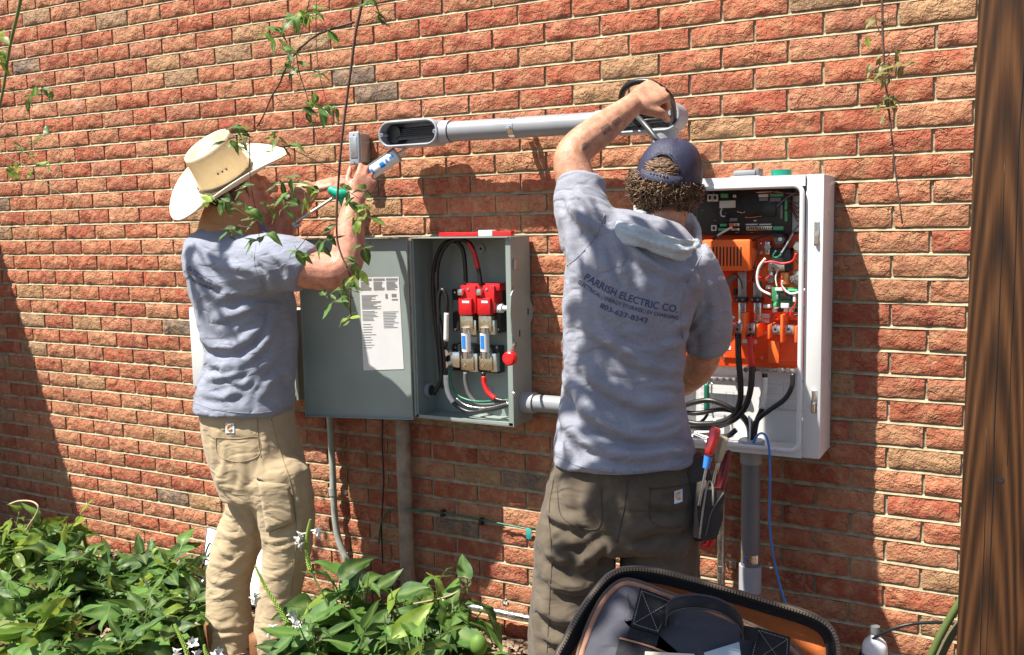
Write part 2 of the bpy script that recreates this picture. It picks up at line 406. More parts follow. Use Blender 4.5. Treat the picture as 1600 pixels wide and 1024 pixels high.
# door: hinged on the left front edge
hp = Vector((X0, -D-.004, 0)); fe_ = ad(476, 520, 3.18)
pa = at(476, 520, -D-.02)
dw = .425; ang = math.atan2(-.035, -.42)
def door_pt(u, v, n): # u from hinge, v height, n off the inner face (towards the viewer)
    du = Vector((math.cos(DA), math.sin(DA), 0)); dn = Vector((du.y, -du.x, 0))
    if dn.y > 0: dn = -dn
    return hp+du*u+dn*n+Vector((0, 0, v))
best = None
for a in np.linspace(math.radians(150), math.radians(225), 160):
    p = pjn(np.array([[hp.x+dw*math.cos(a), hp.y+dw*math.sin(a), 1.17]]))[0]
    e = abs(p[0]-474)
    if best is None or e < best[0]: best = (e, a)
DA = best[1]
def dbox(mb, u0, u1, v0, v1, n0, n1):
    V = [door_pt(u, v, n) for v in (v0, v1) for n in (n0, n1) for u in (u0, u1)]
    return mb.add(V, [(0,2,3,1),(4,5,7,6),(0,1,5,4),(2,6,7,3),(0,4,6,2),(1,3,7,5)])
dm = MB()
dbox(dm, .004, dw, Z0-.004, Z1+.002, -.002, 0)
dbox(dm, .004, .007, Z0-.004, Z1+.002, .0002, .014); dbox(dm, dw-.003, dw, Z0-.004, Z1+.002, .0002, .016)
dbox(dm, .0072, dw-.0032, Z1-.001, Z1+.002, .0002, .016); dbox(dm, .0072, dw-.0032, Z0-.004, Z0-.001, .0002, .016)
door = dm.build('door', g, dis, 30)
mm_ = MB(); mm_.tube([hp+Vector((.002, .001, Z0+.01)), hp+Vector((.002, .001, Z1-.01))], .005, 8); mm_.build('hinge', g, dis)
# printed sheet on the door, found where its picture corners meet the door plane
def on_door(x, y, n=.0012):
    o = door_pt(0, 0, n); du = door_pt(1, 0, n)-o; nn = du.cross(Vector((0, 0, 1))); d = ray(x, y)
    return CAM+d*((o-CAM).dot(nn)/d.dot(nn))
c4 = [on_door(561, 434), on_door(623, 433), on_door(631, 577), on_door(568, 579)]
nrm = (c4[1]-c4[0]).cross(c4[2]-c4[0]).normalized()
if nrm.dot(CAM-c4[0]) < 0: nrm = -nrm
sm = MB(); sm.add([p for p in c4]+[p-nrm*.0008 for p in c4], [(0,1,2,3),(4,7,6,5),(0,4,5,1),(1,5,6,2),(2,6,7,3),(3,7,4,0)])
sheet = sm.build('instruction_sheet', MT['sticker'], door, False)
def sheet_pt(s, t, n=.0006): return (c4[0]*(1-s)+c4[1]*s)*(1-t)+(c4[3]*(1-s)+c4[2]*s)*t+nrm*n
def sq(mb, s0, s1, t0, t1): mb.add([sheet_pt(s0, t0), sheet_pt(s1, t0), sheet_pt(s1, t1), sheet_pt(s0, t1)], [(0,1,2,3)])
pr = MB(); rs = random.Random(4)
for c in range(3):
    s0 = .03+c*.325
    sq(pr, s0, s0+.29, .012, .035)
    for k in range(9): sq(pr, s0, s0+rs.uniform(.2, .29), .045+k*.011, .050+k*.011)
for k in range(12):
    sq(pr, .04, rs.uniform(.25, .55), .19+k*.013, .196+k*.013)
for k in range(11): sq(pr, .56, rs.uniform(.8, .97), .37+k*.017, .376+k*.017)
for k in range(10): sq(pr, .04, rs.uniform(.2, .36), .50+k*.028, .506+k*.028)
for k in range(8): sq(pr, .04, rs.uniform(.3, .45), .36+k*.014, .365+k*.014)
sq(pr, .64, .70, .18, .23); sq(pr, .80, .92, .18, .215); sq(pr, .80, .95, .235, .25)
pr.build('print', MT['ink'], sheet, False)
pbox('door_latch', (484, 500), (490, 507), at(487, 503, -D-.03).y, .006, MT['zinc'], dis, .001).parent = dis
# fuse switch: base blocks, red shields, clips, fuses
bk = MT['black']
pbox('switch_base', (706, 452), (782, 521), -.060, .048, bk, dis)
pbox('fuse_base', (706, 538), (780, 584), -.055, .043, bk, dis)
pbox('mounting_plate', (704, 440), (790, 590), -.0125, .0004, MT['greyin'], dis, 0)
for x, xo in ((719, 0), (748, 29)):
    f = pbox('arc_shield', (x, 446), (x+25, 490), -.100, .06, MT['red'], dis, .004)
    pbox('shield_lip', (x-3, 466), (x+18, 493), -.112, .03, MT['red'], f, .003)
    pbox('shield_cap', (x+9, 443), (x+33, 455), -.092, .05, MT['red'], f, .003)
    c = at(x+12, 452, -.1025); MB().cyl(c, c+Vector((0, .004, 0)), .005, .005, 10).build('screw', MT['zinc'], f)
    pbox('lug', (x-5, 452), (x+3, 462), -.118, .03, MT['zinc'], dis, .002)
    pbox('fuse_clip', (x-1, 493), (x+20, 519), -.098, .04, MT['brass'], dis, .003)
    pbox('clip_jaw', (x+12, 500), (x+25, 524), -.090, .03, MT['zinc'], dis, .002)
    c0 = at(x+9, 519, -.098); c1 = at(x+10, 550, -.098)
    fu = MB().cyl(c0, c1, .0165, n=20).build('fuse', MT['fuse'], dis)
    fl = MB(); A = []
    for k in range(2):
        p = (c0 if k == 0 else c1).lerp(c1 if k == 0 else c0, .16)
        A.append([p+Vector((math.cos(a), math.sin(a), 0))*.0169 for a in np.linspace(math.radians(235), math.radians(290), 9)])
    fl.add(A[0]+A[1], [(i, i+1, 9+i+1, 9+i) for i in range(8)]); fl.build('fuse_label', MT['blue'], fu)
    MB().cyl(at(x+9, 512, -.098), at(x+9, 520, -.098), .0172, n=20).build('ferrule', MT['zinc'], fu)
    MB().cyl(at(x+10, 549, -.098), at(x+10, 560, -.098), .0172, n=20).build('ferrule', MT['zinc'], fu)
    pbox('fuse_clip', (x, 556), (x+21, 580), -.094, .04, MT['brass'], dis, .003)
    pbox('clip_jaw', (x+13, 552), (x+27, 582), -.086, .03, MT['zinc'], dis, .002)
    c = at(x+6, 572, -.097); MB().cyl(c, c+Vector((0, .006, 0)), .006, .006, 10).build('screw', MT['brass'], dis)
pbox('neutral_bar', (690, 549), (718, 575), -.085, .02, MT['zinc'], dis, .003)
for y in (552, 570):
    c = at(696, y, -.103); MB().cyl(c, c+Vector((0, .025, 0)), .012, n=14).build('neutral_lug', MT['zinc'], dis)
sh = MB().cyl(at(772, 482, -.075), at(800, 482, -.075), .009, n=14); sh.build('operating_shaft', MT['fuse'], dis)
c = at(781, 482, -.075); MB().cyl(c+Vector((-.012, 0, 0)), c+Vector((.012, 0, 0)), .016, n=14).build('shaft_collar', MT['fuse'], dis)
c = at(752, 389, -.015); MB().cyl(c+Vector((0, -.004, 0)), c, .016, n=18).build('grommet', MT['pvclight'], dis)
MB().cyl(c+Vector((0, -.0055, 0)), c, .005, n=12).build('grommet_hole', bk, dis)
for q in ((700, 392), (764, 613)):
    c = at(*q, -.0125); MB().cyl(c+Vector((0, -.0018, 0)), c, .022, n=20).build('knockout', MT['greyin'], dis)
for x, y in ((711,457),(778,515),(711,543),(776,578),(711,515),(776,543)):
    c = at(x, y, -.0625); MB().tube([c, c+Vector((0, .003, 0))], .0045, 8).build('screw', MT['zinc'], dis)
pbox('rating_label', (727, 526), (745, 536), -.0135, .0008, MT['sticker'], dis, 0); pbox('rating_label', (722, 470), (733, 474), -.1128, .0006, MT['sticker'], dis, 0); pbox('rating_label', (752, 470), (762, 474), -.1128, .0006, MT['sticker'], dis, 0)
# cables in the disconnect
rb = MT['rubber']
wire('cable', [(700,612),(690,590),(685,540),(678,470),(678,420),(690,385),(710,377),(723,390),(727,420),(728,447)], -.085, .0078, rb, dis)
wire('cable', [(692,606),(695,570),(690,520),(683,470),(684,415),(697,384),(716,374),(735,382),(744,405),(749,428),(751,446)], -.100, .0078, rb, dis)
wire('red_tape', [(731.5,379.5),(738,388),(743,402),(747.3,420)], -.1003, .0086, MT['redtape'], dis)
wire('cable', [(696,545),(697,500),(698,470),(693,454),(687,458),(685,480),(687,540),(690,590),(678,616)], -.104, .0080, rb, dis)
wire('white_tape', [(697.0,533),(697.4,510),(697.8,489)], -.1043, .0092, MT['whitetape'], dis)
wire('cable', [(696,575),(697,600),(702,620),(715,635),(735,644),(770,640),(798,632)], -.105, .0078, rb, dis)
wire('white_tape', [(696.5,586),(697.3,602),(701,617),(708,629)], -.1055, .0092, MT['whitetape'], dis)
wire('ground_wire', [(703,578),(704,595),(709,610),(722,622),(750,628),(795,624)], -.098, .0045, MT['greenwire'], dis)
wire('grey_tape', [(727,582),(728,600),(735,620),(752,632),(796,628)], -.094, .0078, MT['greytape'], dis)
wire('cable', [(755,582),(757,600),(764,616),(778,625),(797,627)], -.101, .0078, rb, dis)
wire('red_tape', [(756,588),(757,600),(763,614),(774,623.5)], -.1012, .0090, MT['redtape'], dis)
wire('bare_wire', [(712,622),(730,634),(760,637),(797,629)], -.108, .0025, MT['zinc'], dis)
c = at(680, 614, -.09); nrm_ = Vector((1, 0, 0))
MB().tube([Vector((X0+.004, -.075, c.z+.005)), Vector((X0+.022, -.075, c.z+.005))], .027, 20).build('bushing', MT['pvclight'], dis)
MB().tube([Vector((X0+.0225, -.075, c.z+.005)), Vector((X0+.024, -.075, c.z+.005))], .020, 20).build('bushing_mouth', bk, dis)
# lever plate, handle and details on the right side of the box
sidex = X1
def on_side(x, y, n=0.0):
    d = ray(x, y); return CAM+d*((sidex+n-CAM.x)/d.x)
V0 = [on_side(*q, .001) for q in ((802,449),(815,452),(826,466),(832,482),(830,498),(821,520),(812,540),(806,541),(799,520),(796,490),(797,462))]
V1 = [p+Vector((.004, 0, 0)) for p in V0]; k = len(V0)
lp = MB(); lp.add(V0+V1, [tuple(range(k)), tuple(range(2*k-1, k-1, -1))]+[(i, (i+1) % k, k+(i+1) % k, k+i) for i in range(k)])
lv = lp.build('lever_plate', MT['greyin'], dis, 30)
for q in ((812, 521), (825, 487)):
    p = on_side(*q, .0055); MB().box(p.x, p.x+.0012, p.y-.003, p.y+.003, p.z-.012, p.z+.012).build('slot', bk, lv, False)
p = on_side(799, 560, .03)
MB().tube([on_side(805, 535, .006), on_side(801, 548, .02), p], .006, 8, res=4).build('handle_rod', MT['zinc'], dis)
kn = MB(); kn.tube([p+Vector((-.002, -.020, 0)), p+Vector((-.002, -.016, 0)), p+Vector((-.002, .004, 0)), p+Vector((-.002, .008, 0))], [.019, .0235, .0235, .019], 24)
kb = kn.build('handle_knob', MT['red'], dis, 40)
MB().tube([p+Vector((-.002, -.0208, 0)), p+Vector((-.002, -.0202, 0))], .012, 20).build('knob_face', MT['redtape'], kb)
p = on_side(804, 413, .0); bbox('side_latch', X1, X1+.006, p.y-.012, p.y+.012, p.z-.018, p.z+.018, MT['alu'], dis, .002)
p = on_side(802, 615, 0); MB().cyl(p, p+Vector((.006, 0, 0)), .007, n=10).build('screw', MT['zinc'], dis)
# spirit level lying on top of the disconnect
lv_ = empty('spirit_level', (2.42, -.08, Z1), 'red torpedo level with a white end lying on top of the grey disconnect box', 'level')
a, b = at(690, 366, -.08), at(803, 366, -.08)
bbox('level_body', a.x, at(752, 366, -.08).x, -.10, -.072, Z1+.001, Z1+.016, MT['red'], lv_, .003)
bbox('level_end', at(752, 366, -.08).x+.0005, at(774, 366, -.08).x, -.103, -.069, Z1+.001, Z1+.022, MT['fuse'], lv_, .003)
bbox('level_body', at(774, 366, -.08).x+.0005, b.x, -.10, -.072, Z1+.001, Z1+.018, MT['red'], lv_, .003)

# ================================================================ short conduit joining the two cabinets
cn = empty('conduit_nipple', (2.68, -.075, .93), 'short fat grey plastic conduit joining the grey box to the white cabinet', 'conduit')
z = at(850, 631, -.075).z
MB().cyl((X1, -.075, z), (3.06, -.075, z), .030, n=24).build('pipe', MT['pvc'], cn)
MB().tube([(X1+.0005, -.075, z), (X1+.045, -.075, z)], .0375, 24).build('coupling', MT['pvclight'], cn)

# ================================================================ white inverter cabinet
IX0, IX1, IZ0, IZ1, ID = 3.03, 3.598, .848, 1.668, .18
inv = empty('inverter_cabinet', (3.32, 0, IZ0), 'open white inverter cabinet with orange panels and black control board inside', 'electrical box')
wh = MT['white']
m = MB(); tk = .004
m.box(IX0, IX1, -.014, -.006, IZ0, IZ1)
m.box(IX0, IX0+tk, -ID, -.0142, IZ0, IZ1)
m.box(IX0+tk, IX1-.0505, -ID, -.0142, IZ0, IZ0+tk); m.box(IX0+tk, IX1-.0505, -ID, -.0142, IZ1-tk, IZ1)
m.box(IX0+tk, IX1-.0505, -ID, -ID+tk, IZ1-.032, IZ1-tk); m.box(IX0+tk, IX1-.0505, -ID, -ID+tk, IZ0+tk, IZ0+.022)
m.build('back_shell', MT['whitein'], inv, 30)
bbox('side_column', IX1-.05, IX1, -ID+.006, -.0, IZ0, IZ1, wh, inv, .004)
# raised lip round the opening
lp = MB(); xa, xb, za, zb = IX0+.012, IX1-.058, IZ0+.020, IZ1-.030
def rrect(xa, xb, za, zb, r, n=6):
    P = []
    for cx, cz, a0 in ((xb-r, zb-r, 0), (xa+r, zb-r, 90), (xa+r, za+r, 180), (xb-r, za+r, 270)):
        for k in range(n+1):
            a = math.radians(a0+90*k/n); P.append((cx+r*math.cos(a), cz+r*math.sin(a)))
    return P
Q = rrect(xa, xb, za, zb, .025)
lp.tube([(p[0], -ID-.002, p[1]) for p in Q], .0075, 8, closed=True)
lp.build('rim', wh, inv, True)
# interior
bbox('lining', IX0+.0045, IX1-.0515, -.0139, -.0120, IZ0+.005, IZ1-.005, MT['whitein'], inv, 0)
ob = pbox('orange_panel', (1070, 367), (1256, 580), -.045, .030, MT['orange'], inv, .004)
pbox('orange_step', (1182, 390), (1256, 455), -.052, .0068, MT['orangel'], ob, .004)
pbox('orange_step', (1130, 505), (1256, 566), -.055, .0098, MT['orange'], ob, .006)
pbox('orange_flag', (1200, 533), (1217, 568), -.075, .004, MT['orangel'], ob, .001)
pbox('paper_label', (1118, 540), (1142, 547), -.0565, .001, MT['sticker'], ob, 0)
pbox('paper_label', (1160, 530), (1183, 537), -.0565, .001, MT['sticker'], ob, 0)
pbox('paper_label', (1190, 490), (1202, 505), -.0535, .0082, MT['sticker'], ob, 0)
cb = pbox('control_board', (1060, 300), (1236, 366), -.075, .05, bk, inv, .003)
Yc = -.0785; rs = random.Random(9)
def bit(x0, y0, x1, y1, mat, name='connector', th=.012, dy=0): return pbox(name, (x0, y0), (x1, y1), Yc-th+.003+dy, th, MT[mat], cb, .001)
bit(1105,304,1113,315,'sticker'); bit(1114,304,1121,315,'sticker'); bit(1107,306,1111,312,'black','socket',.0135); bit(1115,306,1119,312,'black','socket',.0135)
bit(1126,303,1137,309,'conn'); bit(1145,304,1150,309,'zinc'); bit(1124,314,1149,325,'sticker','label',.004)
bit(1165,318,1212,338,'black','cover_plate',.010); bit(1185,304,1200,308,'sticker'); bit(1186,309,1200,314,'ink'); bit(1203,303,1224,307,'conn'); bit(1203,309,1220,315,'ink')
bit(1226,312,1230,328,'conn'); bit(1226,330,1230,346,'conn'); bit(1219,320,1223,342,'ink')
bit(1111,352,1119,361,'sticker'); bit(1113,354,1117,359,'black','socket',.0135); bit(1125,350,1135,354,'conn'); bit(1139,349,1146,354,'orangel'); bit(1147,349,1155,354,'brass'); bit(1122,357,1134,361,'conn'); bit(1143,357,1155,361,'brass')
bit(1166,354,1207,360,'brass','terminal_strip',.008)
for k in range(14): bit(1167.5+k*2.9, 355, 1169+k*2.9, 359, 'black', 'terminal', .0095)
bit(1208,354,1224,360,'conn'); bit(1140,341,1152,346,'ink','label',.004); bit(1165,350,1184,352,'sticker','print',.002); bit(1186,350,1205,352,'sticker','print',.002)
for k in range(16):
    x = rs.uniform(1066, 1210); y = rs.choice([301, 328, 333, 344, 363]); bit(x, y, x+rs.uniform(1.5, 5), y+rs.uniform(1, 2.2), rs.choice(['ink', 'zinc', 'sticker', 'ink']), 'component', .006)
wire('lead', [(1128,326),(1126,332),(1128,338),(1133,338)], -.09, .002, MT['sticker'], inv)
wire('lead', [(1152,331),(1160,333),(1164,331)], -.09, .002, MT['zinc'], inv)
wire('lead', [(1164,340),(1175,340),(1190,338)], -.092, .0014, MT['copper'], inv)
pbox('wire_duct', (1237, 302), (1254, 362), -.06, .045, MT['whitein'], inv, .002)
dr = pm('dark_red_wire', (.22,.012,.02), .4)
for k, (y0, y1) in enumerate(((316,318),(319,326),(323,333),(327,340),(331,346))):
    wire('lead', [(1231,y0,-.088),(1238,y0-1,-.085),(1246,y1,-.08),(1252,y1-6,-.07),(1256,y1-2,-.06)], 0, .0016, dr if k % 2 == 0 else rb, inv)
for k in range(4): wire('lead', [(1178+k*4,300+k,-.085),(1195+k*3,299+k,-.09),(1215,301-k*.6,-.088),(1240,302+k,-.08),(1252,300+k,-.06)], 0, .0018, dr if k != 1 else MT['sticker'], inv)
wire('lead', [(1214,323),(1228,310),(1243,301)], -.098, .0028, MT['pvcdark'], inv)
wire('lead', [(1219,398),(1232,377),(1240,362),(1248,352)], -.112, .003, MT['greytape'], inv)
wire('lead', [(1221,396),(1228,384),(1239,365)], -.115, .0026, MT['pvclight'], inv)
wire('marker_sleeve', [(1113,374),(1128,364),(1144,355)], -.115, .0036, MT['whitetape'], inv)
wire('lead', [(1113,374),(1121,368.5)], -.1153, .004, rb, inv)
# vented orange cover
vc = pbox('vented_cover', (1096, 375), (1172, 424), -.135, .085, MT['orangel'], inv, .008)
for k in range(10): pbox('vent_slot', (1108+k*5.4, 386), (1110+k*5.4, 416), -.1356, .004, bk, vc, 0)
pbox('cover_tab', (1172.5, 388), (1178, 416), -.11, .05, MT['orangel'], inv, .004)
# contactor, lugs, capacitor
ct = pbox('contactor', (1203, 388), (1235, 424), -.095, .05, bk, inv, .004)
c = at(1219, 374, -.11); MB().tube([c+Vector((0, -.012, 0)), c+Vector((0, .05, 0))], [.016, .017], 20).build('knob', bk, ct)
c2 = at(1219, 374, -.1225); MB().tube([c2, c2+Vector((0, .001, 0))], .006, 14).build('knob_centre', MT['pvcdark'], ct)
pbox('clear_cover', (1200, 410), (1226, 424), -.104, .010, MT['zinc'], inv, .003)
for x in (1199, 1245):
    pbox('terminal_post', (x-4, 378), (x+4, 398), -.098, .04, MT['zinc'], inv, .002)
    c = at(x, 386, -.103); MB().tube([c, c+Vector((0, .006, 0))], .010, 12).build('bolt', MT['zinc'], inv)
for x in (1199, 1207, 1238, 1246):
    c = at(x, 433+(x % 3), -.088); MB().tube([c, c+Vector((0, .03, 0))], .0085, 12).build('bolt', MT['zinc'], inv)
pbox('copper_sleeve', (1219, 425), (1232, 446), -.09, .025, MT['copper'], inv, .006)
pbox('shunt', (1201, 425), (1208, 442), -.082, .02, MT['alu'], inv, .001); pbox('shunt', (1240, 424), (1249, 445), -.082, .02, MT['alu'], inv, .001)
wire('lead', [(1196,404),(1186,418),(1183,436),(1188,452),(1204,461)], -.125, .0040, MT['whitetape'], inv)
wire('lead', [(1193,411),(1206,409),(1222,412),(1238,408),(1244,396)], -.128, .0030, MT['redtape'], inv)
wire('lead', [(1213,392),(1208,400),(1213,403),(1221,398)], -.12, .003, MT['greenwire'], inv)
wire('lead', [(1222,438),(1222,448),(1234,459),(1248,457),(1259,452)], -.118, .0034, MT['whitetape'], inv)
wire('lead', [(1222,432),(1220,445),(1228,458)], -.12, .002, MT['redtape'], inv)
wire('lead', [(1243,462),(1243,474),(1237,484),(1234,495)], -.115, .0022, MT['redtape'], inv)
wire('lead', [(1258,479),(1250,490),(1240,494)], -.11, .0035, rb, inv)
pb = pbox('circuit_board', (1206, 449), (1250, 481), -.105, .004, MT['pcb'], inv, .001)
for (a, b_, c_, d_, mt) in ((1219,459,1236,470,'black'),(1212,461,1216,469,'ink'),(1239,461,1243,472,'sticker'),(1211,450,1226,455,'sticker'),(1220,474,1232,482,'sticker'),(1208,473,1213,480,'conn'),(1231,452,1246,456,'conn')):
    pbox('component', (a, b_), (c_, d_), -.117, .0118, MT[mt], pb, .001)
for k in range(5): pbox('terminal_block', (1207+k*8.6, 482), (1213+k*8.6, 488), -.1, .03, MT[['sticker','black','sticker','sticker','black'][k]], inv, .001)
# busbars and cable lugs
for x in (1153, 1177):
    pbox('busbar', (x, 424 if x < 1160 else 442), (x+13, 470), -.072, .006, MT['alu'], inv, .001)
    k_ = pbox('busbar_clamp', (x-6, 465), (x+13, 473), -.088, .03, bk, inv, .002)
    for q in (-2, 7):
        c = at(x+q, 469, -.0895); MB().tube([c, c+Vector((0, .002, 0))], .0035, 10).build('screw', MT['zinc'], k_)
    pbox('busbar', (x+1, 473.5), (x+12, 504), -.085, .007, MT['zinc'], inv, .001)
for x in (1152, 1172, 1211, 1232):
    lg = pbox('cable_lug', (x-8, 505 if x < 1180 else 508), (x+8, 524), -.115, .05, MT['zinc'], inv, .003)
    c = at(x, 515, -.1162); MB().tube([c+Vector((0,-.002,0)), c+Vector((0, .0, 0))], .0085, 14).build('lug_screw', MT['alu'], lg)
    c = at(x, 515, -.1185); MB().tube([c, c+Vector((0, .0008, 0))], .0045, 6).build('screw_socket', bk, lg)
for x, y0, y1 in ((1142, 507, 526), (1161.5, 490, 530), (1183, 507, 528), (1201, 508, 530), (1221, 492, 536), (1243, 510, 536)):
    pbox('divider', (x-1.5, y0), (x+1.5, y1), -.135, .085, MT['orangel'], inv, .002)
gb = pbox('ground_bar', (1160, 573), (1250, 584), -.080, .02, MT['alu'], inv, .002)
for k in range(7):
    c = at(1165+k*13.2, 578.5, -.0822); MB().tube([c, c+Vector((0, .002, 0))], .0075, 12).build('screw', MT['zinc'], gb)
nb = pbox('neutral_bar', (1085, 588), (1156, 598), -.060, .02, MT['alu'], inv, .002)
for k in range(7):
    c = at(1090+k*10.2, 593, -.0622); MB().tube([c, c+Vector((0, .002, 0))], .006, 10).build('screw', MT['zinc'], nb)
pr = MB()
def line(x0, y0, x1, y1, Y=-.0148):
    p = at(x0, y0, Y); q = at(x1, y1, Y); pr.add([(p.x, Y, p.z), (q.x, Y, p.z), (q.x, Y, q.z), (p.x, Y, q.z)], [(0,1,2,3)])
rs = random.Random(2)
for k in range(13):
    y = 600+k*3.0
    line(1196, y, rs.uniform(1206, 1222), y+.7); line(1228, y, rs.uniform(1238, 1254), y+.7); line(1094, y+2, rs.uniform(1104, 1120), y+2.6)
for a in ((1192,597,1192.7,640),(1224,597,1224.6,640),(1192,640,1256,640.6),(1090,600,1090.6,648),(1090,648,1150,648.6),(1134,612,1146,612.6),(1134,612,1134.6,640),(1146,612,1146.6,640)): line(*a)
pr.build('wiring_diagram', pm('pale_print', (.5,.51,.52), .6), inv, False)
# bolts, ribs and extra leads over the orange panel
for q in ((1092,380),(1092,440),(1190,395),(1252,395),(1252,500),(1190,560),(1130,560),(1112,500),(1250,560),(1196,520)):
    c = at(q[0], q[1], -.060); MB().tube([c+Vector((0,-.002,0)), c+Vector((0, .012, 0))], .0055, 10).build('screw', MT['zinc'], ob)
for y in (432, 452, 484, 498): pbox('panel_rib', (1192, y), (1256, y+3), -.058, .0125, MT['orange'], ob, .001)
for y in (440, 520): pbox('panel_rib', (1108, y), (1150, y+4), -.058, .0125, MT['orange'], ob, .001)
wire('flex_duct', [(1146,500),(1138,485),(1134,460),(1139,440),(1150,430)], -.075, .009, MT['pvcdark'], inv)
for k, (pts, mt) in enumerate((([(1160,425),(1172,418),(1188,420),(1199,410)],'rubber'),([(1168,440),(1180,432),(1195,436),(1204,430)],'redtape'),([(1236,440),(1246,450),(1252,470),(1250,500)],'rubber'),([(1210,488),(1204,498),(1208,508)],'rubber'),([(1228,488),(1226,498),(1230,508)],'redtape'),
   ([(1176,376),(1186,372),(1200,368),(1214,366)],'rubber'),([(1240,404),(1248,412),(1254,425),(1256,440)],'rubber'),([(1190,380),(1184,395),(1180,410),(1176,440)],'rubber'),([(1250,385),(1255,378),(1256,368)],'redtape'),([(1150,428),(1158,440),(1160,452)],'rubber'),([(1214,424),(1212,436),(1214,448)],'whitetape'),([(1188,440),(1192,455),(1206,466)],'rubber'))):
    wire('lead', pts, -.108-.002*(k % 4), .0019+.0004*(k % 3), MT[mt], inv)
for q in ((1145,452,1150,462),(1192,476,1203,482),(1170,394,1176,402),(1196,446,1204,452)): pbox('relay', q[:2], q[2:], -.078, .03, MT[['fuse','black'][q[0] % 2]], inv, .002)
# heavy cables
def cab(pts, Y=-.1, r=.0095, mat=rb, name='cable'): return wire(name, pts, Y, r, mat, inv, 10)
cab([(1153,522,-.115),(1154,560,-.118),(1157,600,-.118),(1156,628,-.115),(1146,650,-.112),(1120,661,-.108),(1085,662,-.10),(1062,655,-.1)])
cab([(1173,522,-.112),(1175,575,-.116),(1172,612,-.118),(1162,640,-.118),(1143,658,-.114),(1112,668,-.1),(1080,668,-.09)], 0, .0095)
cab([(1172.6,526,-.1122),(1173.5,548,-.1142),(1175,573,-.1162)], 0, .0108, MT['redtape'], 'red_tape')
cab([(1066,635,-.105),(1085,629,-.11),(1110,626,-.112),(1138,636,-.11),(1160,650,-.105),(1172,668,-.1),(1174,690,-.095)], 0, .0085)
cab([(1066,644,-.095),(1090,646,-.1),(1125,640,-.1),(1150,645,-.095),(1168,664,-.09),(1172,690,-.09)], 0, .0075)
cab([(1195,584,-.085),(1194,610,-.088),(1190,640,-.09),(1182,660,-.092),(1177,690,-.095)], 0, .0085)
cab([(1195,590,-.0855),(1194,610,-.0885),(1190,638,-.0905)], 0, .0098, MT['whitetape'], 'white_tape')
cab([(1239,584,-.085),(1237,605,-.09),(1226,624,-.098),(1204,640,-.108),(1185,655,-.112),(1176,672,-.108),(1174,694,-.1)], 0, .0075)
cab([(1106,598,-.07),(1106,625,-.072),(1105,648,-.075),(1090,662,-.08),(1070,660,-.08)], 0, .005)
cab([(1104,600,-.078),(1104,622,-.079),(1104,641,-.08)], 0, .0085, MT['greenwire'], 'green_tape')
cab([(1112,598,-.078),(1112,625,-.082),(1114,650,-.09),(1119,660,-.1)], 0, .003, MT['zinc'], 'bare_wire')
cab([(1150,672,-.12),(1135,682,-.118),(1110,680,-.11),(1085,682,-.1)], 0, .0085)
cab([(1083,676,-.112),(1105,684,-.116),(1130,686,-.12)], 0, .006, MT['zinc'], 'metal_clad_cable')
for k in range(7):
    cab([(1170+k*1.6,650+k*2,-.105),(1172+k*1.2,668,-.115+.004*k),(1171+k*1.4,694,-.105+.004*k)], 0, .0028, [MT['whitetape'],MT['zinc'],rb][k % 3], 'lead')
c = at(1174, 690, -.1); MB().tube([(c.x, -.10, IZ0+.002), (c.x, -.10, IZ0+.020), (c.x, -.10, IZ0+.024)], [.040, .040, .036], 24).build('conduit_hub', MT['pvclight'], inv)
# hinges and catch plates
def hinge(x, y):
    h = pbox('hinge', (x-4, y-18), (x+4, y+18), -ID+.0042, .0016, MT['zinc'], inv, .0005)
    for k in (-1, 1):
        c0 = at(x-1, y+k*10-7, -ID); c1 = at(x-1, y+k*10+6, -ID); MB().tube([c0, c1], .005, 10).build('hinge_barrel', MT['zinc'], h)
hinge(1276, 365); hinge(1272, 628)
for q in ((1255.5, 402), (1254, 596)):
    p = pbox('catch_plate', (q[0]-5, q[1]-6), (q[0]+4, q[1]+6), -ID+.012, .003, wh, inv, .001)
    c = at(q[0]-1, q[1], -ID+.0112); MB().tube([c, c+Vector((0, .0006, 0))], .0035, 10).build('catch_hole', bk, p)
# things standing on the cabinet
gd = empty('plug_adapter', (3.33, -.08, IZ1), 'small grey plastic cover lying on top of the white cabinet', 'cover')
p0, p1 = at(1147, 262, -.09), at(1192, 262, -.09)
bbox('cover_plate', p0.x, p1.x, -.13, -.07, IZ1+.0005, IZ1+.006, MT['pvclight'], gd, .002)
bbox('cover_body', p0.x+.006, p1.x-.012, -.128, -.075, IZ1+.0065, IZ1+.022, MT['pvc'], gd, .006)
bbox('cover_edge', p1.x-.011, p1.x-.002, -.128, -.075, IZ1+.0065, IZ1+.026, MT['pvcdark'], gd, .003)
p = at(1221, 266, -.1)
tr = MB(); tr.tube([(p.x, -.1, IZ1+.0005), (p.x, -.1, IZ1+.019)], .029, 28)
tp = tr.build('tape_roll', pm('green_tape', (.01,.24,.17), .35, var=.06), None, 40, 'small roll of green electrical tape standing on the white cabinet', 'tape')
MB().tube([(p.x, -.1, IZ1+.0192), (p.x, -.1, IZ1+.0198)], .018, 24).build('tape_core', bk, tp)

